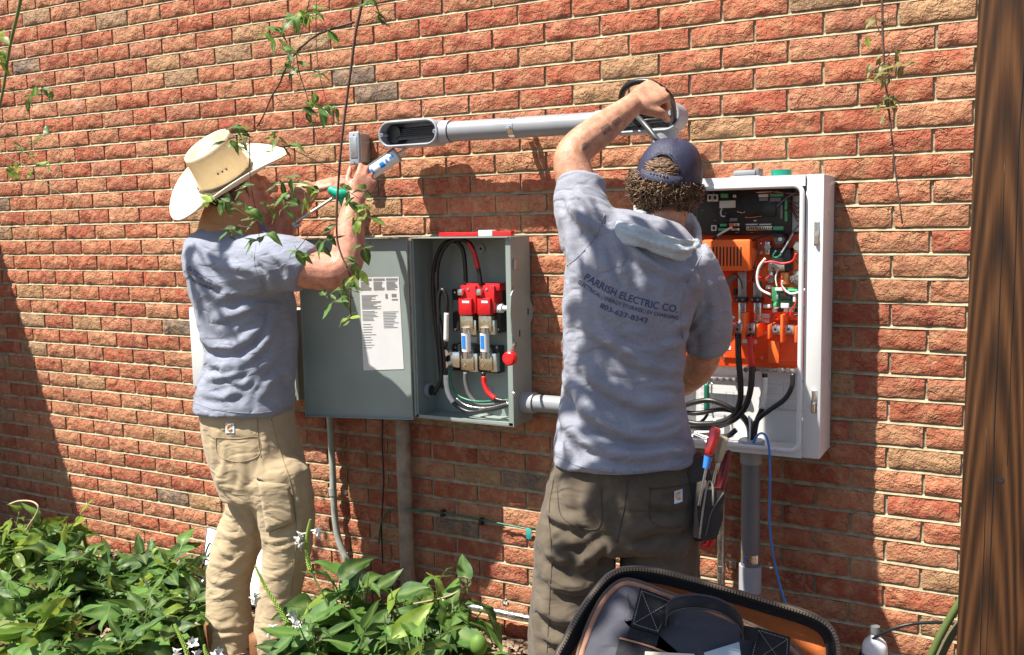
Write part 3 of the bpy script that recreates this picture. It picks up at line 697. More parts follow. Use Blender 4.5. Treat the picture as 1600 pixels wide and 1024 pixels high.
# ================================================================ meter box behind the man in the hat
mx = empty('meter_box', (1.35, 0, .9), 'pale grey meter box half hidden behind the man in the straw hat', 'electrical box')
pa, pb_ = at(297, 480, -.10), at(474, 622, -.10)
bbox('box_body', pa.x, pb_.x-.01, -.11, -.008, pb_.z, pa.z, pm('pale_grey_paint', (.55,.57,.56), .4, var=.05), mx, .006)
bbox('box_cover', pa.x+.01, pb_.x-.02, -.118, -.1102, pb_.z+.01, pa.z-.01, pm('pale_grey_cover', (.60,.62,.61), .4, var=.05), mx, .004)
bbox('side_face', pb_.x-.0098, pb_.x+.004, -.13, -.008, pb_.z-.006, pa.z+.004, g, mx, .003)  # right side of the box, in a darker grey than the body
# ================================================================ overhead conduit with its two open conduit bodies
CY = -.115
cz0 = at(650, 208, CY).z; cz1 = at(1050, 184, CY).z; czm = (cz0+cz1)/2-.004
run = empty('conduit_run', (2.5, 0, czm), 'long grey plastic conduit across the wall with open access fittings at both ends', 'conduit')
zx = lambda x: (cz0-.002)+((x-2.1)/(3.1-2.1))*(cz1-cz0)
xA, xB = at(690, 205, CY).x, at(945, 190, CY).x
MB().cyl((xA-.01, CY, zx(xA)), (xB+.03, CY, zx(xB)), .0345, n=32).build('pipe', MT['pvc'], run)
def stadium(xa, xb, h, n=10):
    r = h; P = []
    for k in range(n+1):
        a = -math.pi/2+math.pi*k/n; P.append((xb-r+r*math.cos(a), r*math.sin(a)))
    for k in range(n+1):
        a = math.pi/2+math.pi*k/n; P.append((xa+r+r*math.cos(a), r*math.sin(a)))
    return P
def fitting(xa, xb, zc, name):
    """open conduit body: hollow trough, its oval mouth facing away from the wall"""
    h = .045; yf, yb = CY-.040, CY+.045
    A = stadium(xa, xb, h); B = stadium(xa+.006, xb-.006, h-.006)
    V = []; rings = []
    for P, y in ((A, yb), (A, yf), (B, yf), (B, yb-.008)):
        rings.append([(p[0], y, zc+p[1]) for p in P])
    n = len(A); mb = MB(); V = [p for r in rings for p in r]; F = []
    for i in range(3):
        for j in range(n): F.append((i*n+j, i*n+(j+1) % n, (i+1)*n+(j+1) % n, (i+1)*n+j))
    F.append(tuple(range(n))); F.append(tuple(3*n+j for j in range(n)))
    mb.add(V, F); o = mb.build(name, MT['pvclight'], run, 40)
    lip = MB(); lip.tube([(p[0], yf-.001, zc+p[1]) for p in stadium(xa+.003, xb-.003, h-.003)], .0045, 6, closed=True)
    lip.build('gasket_lip', MT['pvclight'], o, True)
    for x in (xa+.012, xb-.012):
        MB().tube([(x, yf-.004, zc), (x, yb-.01, zc)], .0065, 10).build('screw_boss', MT['pvclight'], o)
        MB().tube([(x, yf-.0048, zc), (x, yf-.0042, zc)], .003, 8).build('screw_hole', MT['black'], o)
    return o
fa, fb = at(592, 208, CY-.04).x, at(684, 208, CY-.04).x
f1 = fitting(fa, fb, zx((fa+fb)/2), 'conduit_body')
MB().tube([(fb-.004, CY, zx(fb)), (fb+.030, CY, zx(fb))], [.041, .0385], 28).build('socket', MT['pvclight'], f1)
MB().tube([(fb+.0302, CY, zx(fb)), (fb+.033, CY, zx(fb))], .0352, 28).build('joint_ring', MT['black'], f1)
ga, gb_ = at(938, 186, CY-.04).x, at(1062, 180, CY-.04).x
f2 = fitting(ga, gb_, zx((ga+gb_)/2)+.004, 'conduit_body')
MB().tube([(ga-.028, CY, zx(ga)), (ga+.004, CY, zx(ga))], [.0385, .041], 28).build('socket', MT['pvclight'], f2)
dx = at(1040, 205, CY).x; zb_ = zx(dx)
MB().tube([(dx-.003, CY, zb_-.030), (dx-.003, CY, zb_-.078)], [.043, .041], 28).build('down_socket', MT['pvclight'], f2)
MB().tube([(dx-.003, CY, zb_-.0785), (dx-.003, CY, IZ1-.001)], .0345, 28).build('riser_pipe', MT['pvc'], run)
# cables in the fittings
for k in range(5):
    z = zx(fa)-.014+k*.007
    MB().tube([(fa+.045, CY+.02, z-.006), (fa+.075, CY-.012+.003*k, z), (fb-.01, CY-.008, z+.002), (fb+.08, CY, zx(fb)+(k-2)*.006)], .0075, 8, res=5).build('cable', MT['rubber'], run, True)
MB().tube([(fa+.045, CY-.012, zx(fa)), (fa+.049, CY+.03, zx(fa))], .031, 20).build('dark_mouth', MT['black'], f1)
for k in range(3):
    MB().tube([(ga+.02, CY-.005, zx(ga)-.018+.014*k), (ga+.08, CY-.016, zx(ga)-.012+.012*k), (gb_-.04, CY-.012, zx(gb_)-.006+.008*k), (dx+.01*k-.01, CY, zb_-.07)], .011, 10, res=6).build('cable', MT['rubber'], run, True)
# strap
sx = at(804, 200, CY).x; sz = zx(sx); st = MB(); A = []
for y0, rr in ((0, .0355), (1, .0372)):
    for x in (sx-.014, sx+.014):
        A.append([(x, CY+rr*math.sin(a), sz+rr*math.cos(a)) for a in np.linspace(-math.pi, 0, 17)]+[(x, -.004, sz+rr if False else sz-.0355-.0*y0) ])
st.tube([(sx-.010, CY, sz), (sx+.010, CY, sz)], .0362, 28)
s_ = st.build('strap', MT['zinc'], run)
bbox('strap_foot', sx-.010, sx+.010, CY, -.002, sz+.030, sz+.034, MT['zinc'], s_, .001)
bbox('strap_foot', sx-.010, sx+.010, CY, -.002, sz-.034, sz-.030, MT['zinc'], s_, .001)
bbox('strap_clip', sx-.012, sx+.004, CY-.042, CY-.0365, sz-.008, sz+.004, MT['zinc'], s_, .001)
# the black cable being pulled out of the right-hand fitting
pc = empty('pulled_cable', at(1000, 190, -.2), 'black cable looping out of the right fitting into the raised hand', 'cable')
MB().tube([at(1000,196,-.13), at(982,183,-.18), ad(972,165,2.86), ad(972,146,2.80), ad(982,133,2.76), ad(1002,127,2.73), ad(1024,132,2.71), ad(1046,150,2.72), ad(1052,170,2.80), at(1052,186,-.16), at(1046,205,-.11)], .0092, 10, res=6).build('cable_loop', MT['rubber'], pc, True)
MB().tube(pw([(990,178,-.16),(1003,190,-.2),(1016,205,-.22),(1030,222,-.23),(1055,245,-.22),(1082,300,-.2),(1088,350,-.19),(1090,390,-.17),(1090,470,-.12)], 0), .0085, 10, res=6).build('cable_tail', pm('grey_black_cable', (.05,.055,.06), .35, var=.2), pc, True)
c = at(1048, 176, -.17); MB().tube([c, c+Vector((0, .02, 0))], .009, 12).build('cable_connector', MT['zinc'], pc)

# ================================================================ small junction box left of the conduit
jb = empty('conduit_outlet_box', (1.82, 0, 1.95), 'small grey weatherproof outlet body on the wall above the grey box', 'outlet box')
xa, xb, zt_, zb_ = at(545, 215, -.075).x, at(561, 215, -.075).x, at(552, 206, -.075).z, at(552, 258, -.075).z
bbox('box_body', xa+.002, xb-.002, -.064, -.0, zb_+.004, zt_-.003, MT['alu'], jb, .009, 3)
bbox('cover', xa, xb, -.078, -.0642, zb_, zt_, MT['pvclight'], jb, .006, 3)
bbox('cover_rib', xa+.008, xb-.008, -.0805, -.0782, zb_+.026, zt_-.018, MT['alu'], jb, .001)
for z in (zb_+.010, zt_-.010): MB().tube([((xa+xb)/2, -.0798, z), ((xa+xb)/2, -.0781, z)], .0035, 8).build('screw', MT['zinc'], jb)
MB().tube([((xa+xb)/2, -.036, zb_+.0035), ((xa+xb)/2, -.036, zb_-.026)], [.019, .017], 16).build('hub', MT['alu'], jb)

# ================================================================ pipes and wires on the lower wall
def straps(par, p, r, horiz=False):
    q = MB(); d = Vector((1, 0, 0)) if horiz else Vector((0, 0, 1))
    q.tube([p-d*.009, p+d*.009], r+.0022, 16); s = q.build('strap', MT['zinc'], par)
    e = Vector((0, 0, 1)) if horiz else Vector((1, 0, 0)); a = p+e*(r+.012)
    bbox('strap_tab', a.x-.011, a.x+.011, -.0055, -.003, a.z-.011, a.z+.011, MT['zinc'], s, .001)
    MB().tube([(a.x, -.0085, a.z), (a.x, -.0057, a.z)], .005, 8).build('screw', MT['alu'], s)
e1 = empty('thin_conduit', at(517, 660, -.03), 'thin painted grey conduit bending away under the open door', 'conduit')
MB().tube(pw([(514,640),(516,665),(518,700),(520,740),(522,790),(527,835),(538,868),(552,892),(575,905),(620,912)], -.035), .0135, 14, res=5).build('pipe', MT['paintpipe'], e1, True)
MB().tube(pw([(519,762),(520.5,774)], -.035), .0165, 14).build('coupling', MT['paintpipe'], e1)
p = at(538, 769, -.006); MB().tube([(p.x, -.008, p.z), (p.x, -.003, p.z)], .013, 14).build('wall_tab', MT['zinc'], e1)
e2 = empty('brown_pipe', at(630, 900, -.05), 'weathered brown pipe running down from the grey disconnect box', 'pipe')
pt = at(629, 655, -.055); pb2 = at(636, 905, -.055)
MB().tube([(pt.x, -.055, Z0-.0005), (pt.x, -.055, -.1)], .0285, 24).build('pipe', MT['brownpipe'], e2)
MB().tube([(pt.x, -.055, Z0-.022), (pt.x, -.055, Z0-.0005)], .034, 24).build('lock_nut', MT['alu'], e2)
e3 = empty('bottom_conduit', at(770, 955, -.04), 'horizontal galvanised conduit low on the wall behind the leafy plant', 'conduit')
qa, qb = at(640, 931, -.04), at(900, 977, -.04)
zl = at(770, 955, -.04).z
MB().tube([(qa.x, -.04, zl), (3.0, -.04, zl)], .0135, 16).build('pipe', MT['steel'], e3)
xs_ = at(806, 960, -.04).x
MB().tube([(xs_-.03, -.04, zl), (xs_-.02, -.04, zl), (xs_+.035, -.04, zl)], [.0145, .0165, .0165], 16).build('coupling', MT['zinc'], e3)
straps(e3, Vector((at(782, 955, -.04).x, -.04, zl)), .0135, True)
e4 = empty('galvanised_conduit', at(1128, 900, -.05), 'thin galvanised conduit rising from the ground behind the tool pouch', 'conduit')
xq = at(1127, 860, -.05).x
MB().tube([(xq, -.05, -.05), (xq, -.05, IZ0-.0005)], .0125, 16).build('pipe', MT['steel'], e4)
straps(e4, Vector((xq, -.05, at(1127, 888, -.05).z)), .0125)
e5 = empty('grey_plastic_riser', at(1171, 930, -.1), 'fat dark grey plastic pipe under the white cabinet with a light coupling', 'pipe')
xr = at(1173, 800, -.10).x
MB().tube([(xr, -.10, -.1), (xr, -.10, IZ0-.045)], .0290, 28).build('pipe', MT['pvcdark'], e5)
MB().tube([(xr, -.10, IZ0-.05), (xr, -.10, IZ0-.0005)], [.033, .0345], 28).build('terminal_adapter', MT['pvc'], e5)
zc_ = at(1170, 888, -.13).z
MB().tube([(xr, -.10, zc_-.085), (xr, -.10, zc_)], .0345, 28).build('coupling', MT['pvclight'], e5)
zs_ = at(1170, 878, -.13).z
lb = MB(); R2 = .0296
lb.add([(xr+R2*math.cos(a), -.10+R2*math.sin(a), zs_+dz) for dz in (-.008, .018) for a in np.linspace(math.radians(200), math.radians(335), 13)], [(i, i+1, 14+i, 13+i) for i in range(12)])
fl_ = lb.build('foil_label', pm('foil', (.75,.78,.82), .2, 1.0, var=.3, vs=90), e5)
MB().add([(xr+(R2+.0006)*math.cos(a), -.10+(R2+.0006)*math.sin(a), zs_+dz) for dz in (-.003, .014) for a in np.linspace(math.radians(240), math.radians(262), 5)], [(i, i+1, 6+i, 5+i) for i in range(4)]).build('print', MT['blue'], fl_)
wire('blue_wire', [(1176,694,-.13),(1184,680,-.16),(1193,678,-.19),(1200,690,-.20),(1203,720,-.2),(1203,770,-.2),(1202,810,-.2),(1207,860,-.2),(1215,900,-.2),(1226,938,-.2),(1245,985,-.18),(1280,1040,-.15)], 0, .0034, MT['bluewire'])
tag(bpy.data.objects['blue_wire'], 'thin blue wire dangling from the bottom of the white cabinet', 'wire')
gw = empty('ground_lead', at(715, 805, -.02), 'thin green ground wire clipped along the shaded lower wall', 'wire')
wire('insulated_wire', [(592,850,-.012),(595,820,-.02),(603,802,-.024),(618,796,-.024),(640,797,-.09),(660,798,-.09),(690,801,-.02),(750,812,-.016),(800,822,-.016),(832,828,-.016)], 0, .0034, MT['greenwire'], gw)
pbox('wire_tag', (822, 827), (830, 843), -.022, .002, pm('teal_tag', (.03,.33,.33), .5), gw, .0005)
for x, y in ((690, 801), (750, 814)):
    pbox('clip', (x-3, y-3), (x+2, y+8), -.024, .022, MT['black'], gw, .002)
wire('black_wire', [(598,655),(597,690),(599,730),(599,765),(597,800),(596,830),(598,880)], -.010, .0028, MT['rubber'])
tag(bpy.data.objects['black_wire'], 'thin black wire hanging down the wall left of the brown pipe', 'wire')
# white panel with a black edge leaning on the wall behind the man's legs
pn = empty('leaning_panel', at(370, 930, -.2), 'white metal cover panel with dark edge leaning behind the khaki trousers', 'panel')
c4 = [at(324, 824, -.06), at(428, 856, -.06), at(410, 950, -.28), at(312, 925, -.28)]
nn = (c4[1]-c4[0]).cross(c4[3]-c4[0]).normalized(); nn = nn if nn.dot(CAM-c4[0]) > 0 else -nn
MB().add(c4+[p-nn*.004 for p in c4], [(0,1,2,3),(4,7,6,5),(0,4,5,1),(1,5,6,2),(2,6,7,3),(3,7,4,0)]).build('panel_face', pm('white_panel_paint', (.78,.78,.78), .4, var=.03), pn, False)
MB().tube([p+nn*.001 for p in c4], .004, 6, closed=True).build('panel_edge', MT['black'], pn, False)
cc = [c4[0].lerp(c4[3], t)*(1-s)+c4[1].lerp(c4[2], t)*s+nn*.005 for s, t in ((.02,.62),(.03,.4),(.07,.25),(.12,.3),(.08,.42),(.03,.5),(.09,.52),(.11,.66),(.03,.75))]
MB().tube(cc, .0026, 6, res=5).build('wire_loop', MT['black'], pn, True)
# white bottle and black cord at the lower right
bt = empty('spray_bottle', at(1367, 1030, -.12), 'small white bottle standing by the wall at the lower right', 'bottle')
c = at(1367, 1005, -.12)
MB().tube([(c.x, -.12, c.z+.004+d) for d in (-.16, -.03, -.012, .0, .012, .020, .026)], [.036, .036, .035, .031, .020, .012, .012], 20).build('bottle_body', MT['fuse'], bt, True)
MB().tube([(c.x, -.12, c.z+.0302), (c.x, -.12, c.z+.052)], [.014, .013], 16).build('cap', MT['pvcdark'], bt)
A = [[(c.x+.0364*math.cos(a), -.12+.0364*math.sin(a), c.z+dz) for a in np.linspace(math.radians(200), math.radians(340), 11)] for dz in (-.10, -.028)]
MB().add(A[0]+A[1], [(i, i+1, 11+i+1, 11+i) for i in range(10)]).build('label_print', MT['blue'], bt)
wire('floor_cable', [(1335,1040,-.1),(1352,1010,-.12),(1375,992,-.14),(1410,978,-.14),(1450,973,-.12),(1490,975,-.1),(1540,990,-.1)], 0, .005, MT['rubber'])
tag(bpy.data.objects['floor_cable'], 'black cord arching from the white bottle behind the wooden post', 'cord')
# ================================================================ people
HF = Vector((math.sin(YAW), math.cos(YAW), 0))       # horizontal view direction
HR = Vector((math.cos(YAW), -math.sin(YAW), 0))
def ringpx(xl, yl, xr, yr, d, hd, n=28, ex=2.4):
    a, b = ad(xl, yl, d), ad(xr, yr, d); c = (a+b)/2; ax = (b-a)/2; P = []
    for k in range(n):
        t = 2*math.pi*k/n; ct, s_ = math.cos(t), math.sin(t)
        P.append(c+ax*math.copysign(abs(ct)**(2/ex), ct)+HF*hd*math.copysign(abs(s_)**(2/ex), s_))
    return P
def lerp_rings(rows, res=5):
    q = catmull(rows, res); return [ringpx(*r) for r in q]
def PL(*pts): return [ad(p[0], p[1], p[2]) for p in pts], [p[3]*p[2]/FPX for p in pts]   # px, py, distance, radius in px
def flesh(mb, voxel, smooth, it=6, fac=.5):
    """one continuous skin over the overlapping solids"""
    o = bpy.data.objects.new('tmp', mb.mesh('tmp')); COL.objects.link(o)
    r = o.modifiers.new('r', 'REMESH'); r.mode = 'VOXEL'; r.voxel_size = voxel; r.use_smooth_shade = True
    s_ = o.modifiers.new('s', 'SMOOTH'); s_.factor = fac; s_.iterations = it
    dg = bpy.context.evaluated_depsgraph_get(); dg.update()
    me = bpy.data.meshes.new_from_object(o.evaluated_get(dg)); bpy.data.objects.remove(o); return me
def arr(me):
    P = np.empty(len(me.vertices)*3); me.vertices.foreach_get('co', P); P = P.reshape(-1, 3)
    N = np.empty(len(me.vertices)*3); me.vertex_normals.foreach_get('vector', N); return P, N.reshape(-1, 3)
def put(me, P): me.vertices.foreach_set('co', P.ravel()); me.update()
def seg_dist(Q, line):
    best = np.full(len(Q), 1e9); tpos = np.zeros(len(Q)); side = np.zeros(len(Q)); n = len(line)-1
    for i in range(n):
        a = np.array(line[i], float); b = np.array(line[i+1], float); ab = b-a
        t = np.clip(((Q-a)@ab)/(ab@ab), 0, 1); r_ = Q-(a+t[:, None]*ab); d = np.hypot(r_[:, 0], r_[:, 1])
        u = d < best; best[u] = d[u]; tpos[u] = ((i+t)/n)[u]; side[u] = np.sign(ab[0]*r_[:, 1]-ab[1]*r_[:, 0])[u]
    return best, tpos, side
FG = 1.4
def folds(me, lines, noise_amp=.0, nscale=(9, 9, 9), seed=0, ridge=.0, rdir=None):
    """cloth folds: ridges with a steep lower flank along lines drawn on the side seen, plus soft random creasing all round"""
    P, N = arr(me); Q = pjn(P); V = CAMn-P; V /= np.linalg.norm(V, axis=1)[:, None]; face = np.clip((N*V).sum(1)*2.2, 0, 1)
    off = np.zeros(len(P))
    for ln, wpx, amp in lines:
        c = catmull([tuple(p) for p in ln], 6); d, t, sd_ = seg_dist(Q, c)
        tap = np.clip(np.minimum(t, 1-t)*4, 0, 1)**.7
        wv = wpx*.55
        off += face*tap*amp*FG*(np.exp(-(d/wpx)**2) - .75*np.exp(-((d-wpx*1.25)/wv)**2)*(sd_ > 0) - .35*np.exp(-((d-wpx*1.5)/wv)**2)*(sd_ < 0))
    if noise_amp:
        S = np.array(nscale)
        for i in range(len(P)):
            p = P[i]*S+seed
            v = Vector(p); w_ = noise.noise(v*.6+Vector((3, 1, 7)))*1.2
            a = noise.noise(v+Vector((w_, w_, w_)))
            off[i] += noise_amp*(.5*a+(.5-abs(noise.noise(v*1.7+Vector((9, w_, 2)))))*.8)
    put(me, P+N*off[:, None]); return me
def fabric(name, col, weave=900.0, col2=None, var=.08, rough=.9, bump=.0006, heather=0.0, crease=.0022):
    m = pm(name, col, rough, var=var, vs=9, bump=bump, bs=weave, spec=.15, col2=col2, sheen=.12)
    t = m.node_tree; b = t.nodes['Principled BSDF']; L = t.links.new
    g2 = nd(t, 'ShaderNodeNewGeometry'); mp = nd(t, 'ShaderNodeMapping'); mp.inputs['Scale'].default_value = (9, 9, 22); mp.inputs['Rotation'].default_value = (.25, .35, .2); L(g2.outputs['Position'], mp.inputs[0])
    dn = nd(t, 'ShaderNodeTexNoise', Scale=5.0, Detail=2.0); L(g2.outputs['Position'], dn.inputs['Vector'])
    sv = nd(t, 'ShaderNodeVectorMath', operation='SCALE'); sv.inputs['Scale'].default_value = 2.6; L(dn.outputs['Color'], sv.inputs[0])
    va = nd(t, 'ShaderNodeVectorMath', operation='ADD'); L(mp.outputs[0], va.inputs[0]); L(sv.outputs[0], va.inputs[1])
    cn_ = nd(t, 'ShaderNodeTexNoise', Scale=1.0, Detail=2.0, Roughness=.45); L(va.outputs[0], cn_.inputs['Vector'])
    s1 = nd(t, 'ShaderNodeMath', operation='SUBTRACT'); L(cn_.outputs[0], s1.inputs[0]); s1.inputs[1].default_value = .5
    a1 = nd(t, 'ShaderNodeMath', operation='ABSOLUTE'); L(s1.outputs[0], a1.inputs[0])
    sm = nd(t, 'ShaderNodeMapRange'); sm.interpolation_type = 'SMOOTHSTEP'; sm.inputs[2].default_value = .16; L(a1.outputs[0], sm.inputs[0])
    b2 = nd(t, 'ShaderNodeBump', Strength=1.0, Distance=crease); L(sm.outputs[0], b2.inputs['Height'])
    if b.inputs['Normal'].links: L(b.inputs['Normal'].links[0].from_socket, b2.inputs['Normal'])
    L(b2.outputs[0], b.inputs['Normal'])
    if heather:
        t = m.node_tree; b = t.nodes['Principled BSDF']; src = b.inputs['Base Color'].links[0].from_socket
        g = nd(t, 'ShaderNodeNewGeometry'); nz = nd(t, 'ShaderNodeTexNoise', Scale=420.0, Detail=2.0); t.links.new(g.outputs['Position'], nz.inputs['Vector'])
        mx = nd(t, 'ShaderNodeMix', data_type='RGBA', blend_type='MULTIPLY'); mx.inputs[0].default_value = heather
        r = nd(t, 'ShaderNodeValToRGB'); r.color_ramp.elements[0].position = .35; r.color_ramp.elements[1].position = .65
        r.color_ramp.elements[0].color = (.5, .5, .55, 1); t.links.new(nz.outputs[0], r.inputs[0])
        t.links.new(src, mx.inputs[6]); t.links.new(r.outputs[0], mx.inputs[7]); t.links.new(mx.outputs[2], b.inputs['Base Color'])
    return m
def skin_mat(name, col, col2):
    m = pm(name, col, .48, var=.20, vs=38, bump=.0013, bs=190, spec=.4, col2=col2); b = m.node_tree.nodes['Principled BSDF']
    b.inputs['Subsurface Weight'].default_value = .12; b.inputs['Subsurface Radius'].default_value = (.01, .004, .002); b.inputs['Subsurface Scale'].default_value = .5
    return m
M_SKIN = skin_mat('tanned_skin', (.42,.20,.125), (.50,.26,.17)); M_SKIN2 = skin_mat('ruddy_skin', (.45,.19,.125), (.54,.26,.18))
M_SHIRT = fabric('heather_blue_grey_jersey', (.27,.285,.340), heather=.5, col2=(.30,.315,.37))
M_SHIRT2 = fabric('heather_slate_jersey', (.25,.275,.345), heather=.45, col2=(.28,.305,.375))
M_KHAKI = fabric('khaki_canvas', (.40,.315,.20), 600, var=.08, bump=.0008)
M_BROWN = fabric('dark_brown_canvas', (.088,.070,.051), 600, var=.14, bump=.0008, col2=(.11,.09,.066))
M_EYE = pm('eye_brown', (.12,.09,.07), .2)
M_PRINT = pm('navy_print', (.045,.055,.14), .8, var=.05)
M_THREAD = pm('stitching', (.28,.21,.12), .9); M_THREAD2 = pm('dark_stitching', (.06,.048,.035), .9)
M_BOOT = pm('brown_leather', (.20,.09,.035), .55, var=.2, vs=30, bump=.001, bs=120); M_SOLE = pm('boot_sole', (.03,.025,.02), .8)

def head(mb, c, f, up, s=1.0):
    f = Vector(f).normalized(); up = (Vector(up)-f*f.dot(up)).normalized(); r = f.cross(up); c = Vector(c)
    P = lambda a, b, z: c+(r*a+f*b+up*z)*s
    E_ = lambda q, a, b, z: mb.ell(q, r*a*s, f*b*s, up*z*s)
    E_(P(0,-.012,.03), .076, .096, .088); E_(P(0,.02,-.01), .068, .078, .085); E_(P(0,.045,-.062), .048, .048, .045)
    E_(P(0,.078,-.082), .022, .018, .018); E_(P(0,.088,.022), .052, .018, .013)
    mb.limb([P(0,.094,.012), P(0,.108,-.008), P(0,.119,-.024)], [.009*s, .012*s, .0145*s], 10, 3)
    for k in (-1, 1):
        E_(P(.013*k,.104,-.026), .009, .010, .008); E_(P(.043*k,.066,-.022), .024, .024, .022)
        E_(P(.076*k,-.004,-.008), .009, .020, .031); E_(P(.078*k,-.006,-.030), .007, .010, .011)
    E_(P(0,.098,-.052), .024, .008, .0055); E_(P(0,.096,-.064), .021, .009, .0065)
    return P
def hand(mb, w, d, back, thumb_side, curl=(30,30,30,30), tc=20, s=1.0, spread=4, palm_bend=0):
    """palm + five fingers; d: along the palm, back: out of the back of the hand, thumb_side: vector towards the thumb"""
    d = Vector(d).normalized(); back = Vector(back); back = (back-d*d.dot(back)).normalized(); t = Vector(thumb_side); t = (t-d*t.dot(d)-back*t.dot(back)).normalized()
    w = Vector(w); rings = []
    for u, hw, ht in ((-.012,.026,.019),(.0,.028,.019),(.025,.034,.0175),(.055,.041,.0155),(.080,.0425,.014),(.093,.041,.012)):
        rings.append([w+d*u*s+t*hw*s*math.copysign(abs(math.cos(a))**.75, math.cos(a))+back*ht*s*math.copysign(abs(math.sin(a))**.8, math.sin(a)) for a in np.linspace(0, 2*math.pi, 17)[:-1]])
    mb.loft(rings)
    L = ((.043,.026,.020), (.048,.030,.021), (.045,.028,.020), (.034,.021,.018)); X = (.031,.0105,-.0105,-.030); S0 = (.086,.092,.088,.079); Rr = (.0094,.0097,.0092,.0082)
    for i in range(4):
        ang = 0; p = w+d*S0[i]*s+t*X[i]*s; sp = math.radians(spread*(1.5-i)); dd = (d*math.cos(sp)+t*math.sin(sp)).normalized()
        pts = [p-dd*.012*s, p]; cu = math.radians(curl[i])
        for j in range(3):
            ang += cu*(1.0, 1.15, .7)[j]; p = p+(dd*math.cos(ang)-back*math.sin(ang))*L[i][j]*s; pts.append(p)
        q = []
        for k in range(len(pts)-1):
            q += [pts[k], pts[k].lerp(pts[k+1], .5)]
        q.append(pts[-1])
        rad = [Rr[i]*s*f_ for f_ in (1.05,1.05,1.12,1.0,1.03,.96,.97,.88,.80)]
        mb.limb(q, rad, 10, 2)
        if curl[i] > 25:
            mb.ell(pts[1]+back*.004*s, t*.0095*s, d*.012*s, back*.009*s, 10, 6)
    b = w+d*.022*s+t*.028*s-back*.006*s; a = math.radians(tc)
    d1 = (d*.75+t*.62-back*.25).normalized(); d2 = (d*math.cos(a)+t*(.35-a*.4)-back*math.sin(a)).normalized()
    p1 = b+d1*.040*s; p2 = p1+d2*.032*s; p3 = p2+(d2-back*.15*a).normalized()*.024*s
    mb.limb([b-d1*.01*s, b.lerp(p1, .5), p1, p2, p3], [.015*s, .0145*s, .0118*s, .0108*s, .0085*s], 10, 3)
    return w+d*.05*s
def boot(mb, sole, p, dirv, s=1.0):
    d = Vector(dirv).normalized(); sd_ = Vector((d.y, -d.x, 0)); up = Vector((0, 0, 1)); p = Vector(p)
    prof = ((-.085,.030,.13,.02),(-.05,.040,.15,.02),(0,.042,.15,.02),(.05,.043,.115,.02),(.10,.046,.085,.02),(.15,.045,.068,.02),(.185,.034,.055,.022),(.20,.015,.045,.025))
    rings = []; r2 = []
    for u, hw, hz, z0 in prof:
        rings.append([p+d*u*s+sd_*hw*math.copysign(abs(math.cos(a))**.8, math.cos(a))*s+up*(z0+(hz-z0)*(.5+.5*math.copysign(abs(math.sin(a))**.7, math.sin(a))))*s for a in np.linspace(0, 2*math.pi, 15)[:-1]])
        r2.append([p+d*u*1.02*s+sd_*x*(hw+.004)*s+up*z*s for x, z in ((-1,0),(1,0),(1,.0195),(-1,.0195))])
    mb.loft(rings); sole.loft(r2)

TEXT_CACHE = {}
def text_verts(txt):
    if txt not in TEXT_CACHE:
        cu = bpy.data.curves.new('t', 'FONT'); cu.body = txt; cu.size = 1.0; cu.resolution_u = 3; cu.offset = .012
        o = bpy.data.objects.new('t', cu); COL.objects.link(o); dg = bpy.context.evaluated_depsgraph_get(); dg.update()
        me = bpy.data.meshes.new_from_object(o.evaluated_get(dg)); bpy.data.objects.remove(o)
        bm = bmesh.new(); bm.from_mesh(me); bmesh.ops.triangulate(bm, faces=bm.faces[:])
        bmesh.ops.subdivide_edges(bm, edges=[e for e in bm.edges if e.calc_length() > .25], cuts=1)
        bmesh.ops.triangulate(bm, faces=bm.faces[:])
        V = [v.co.copy() for v in bm.verts]; F = [tuple(v.index for v in f.verts) for f in bm.faces]; bm.free(); bpy.data.meshes.remove(me)
        TEXT_CACHE[txt] = (V, F)
    return TEXT_CACHE[txt]
def print_on(bvh, txt, base, hpx, name, mat, parent, lift=.0016, slant=0):
    """lettering laid on cloth: baseline drawn on the side seen, each vertex dropped on the cloth"""
    V, F = text_verts(txt); w_ = max(v.x for v in V); bl = catmull([tuple(p) for p in base], 8); L = [0]
    for i in range(1, len(bl)): L.append(L[-1]+np.hypot(*(bl[i]-bl[i-1])))
    OV = []; ok = []
    for v in V:
        s_ = v.x/w_*L[-1]; k = min(len(L)-2, max(0, np.searchsorted(L, s_)-1)); t = (s_-L[k])/(L[k+1]-L[k])
        p = bl[k]*(1-t)+bl[k+1]*t; tg = (bl[k+1]-bl[k]); tg = tg/np.hypot(*tg); nn = np.array((tg[1], -tg[0]))
        q = p+nn*(v.y/.72*hpx)+tg*(v.y*slant*hpx)
        d = ray(q[0], q[1]).normalized(); h = bvh.ray_cast(CAM, d)
        if h[0] is None: OV.append((0, 0, 0)); ok.append(False)
        else: OV.append(tuple(h[0]-d*lift)); ok.append(True)
    F2 = [f for f in F if all(ok[i] for i in f) and max((Vector(OV[f[0]])-Vector(OV[f[1]])).length, (Vector(OV[f[0]])-Vector(OV[f[2]])).length) < .06]
    return MB().add(OV, F2).build(name, mat, parent, False)
def patch_on(bvh, corners, name, mat, parent, lift=.002, n=5):
    c = [np.array(p, float) for p in corners]; V = []; F = []
    for j in range(n+1):
        for i in range(n+1):
            s_, t = i/n, j/n; q = (c[0]*(1-s_)+c[1]*s_)*(1-t)+(c[3]*(1-s_)+c[2]*s_)*t; d = ray(*q).normalized(); h = bvh.ray_cast(CAM, d)
            V.append(tuple((h[0] if h[0] is not None else CAM+d*2.5)-d*lift))
    for j in range(n):
        for i in range(n): a = j*(n+1)+i; F.append((a, a+1, a+n+2, a+n+1))
    return MB().add(V, F).build(name, mat, parent, True)
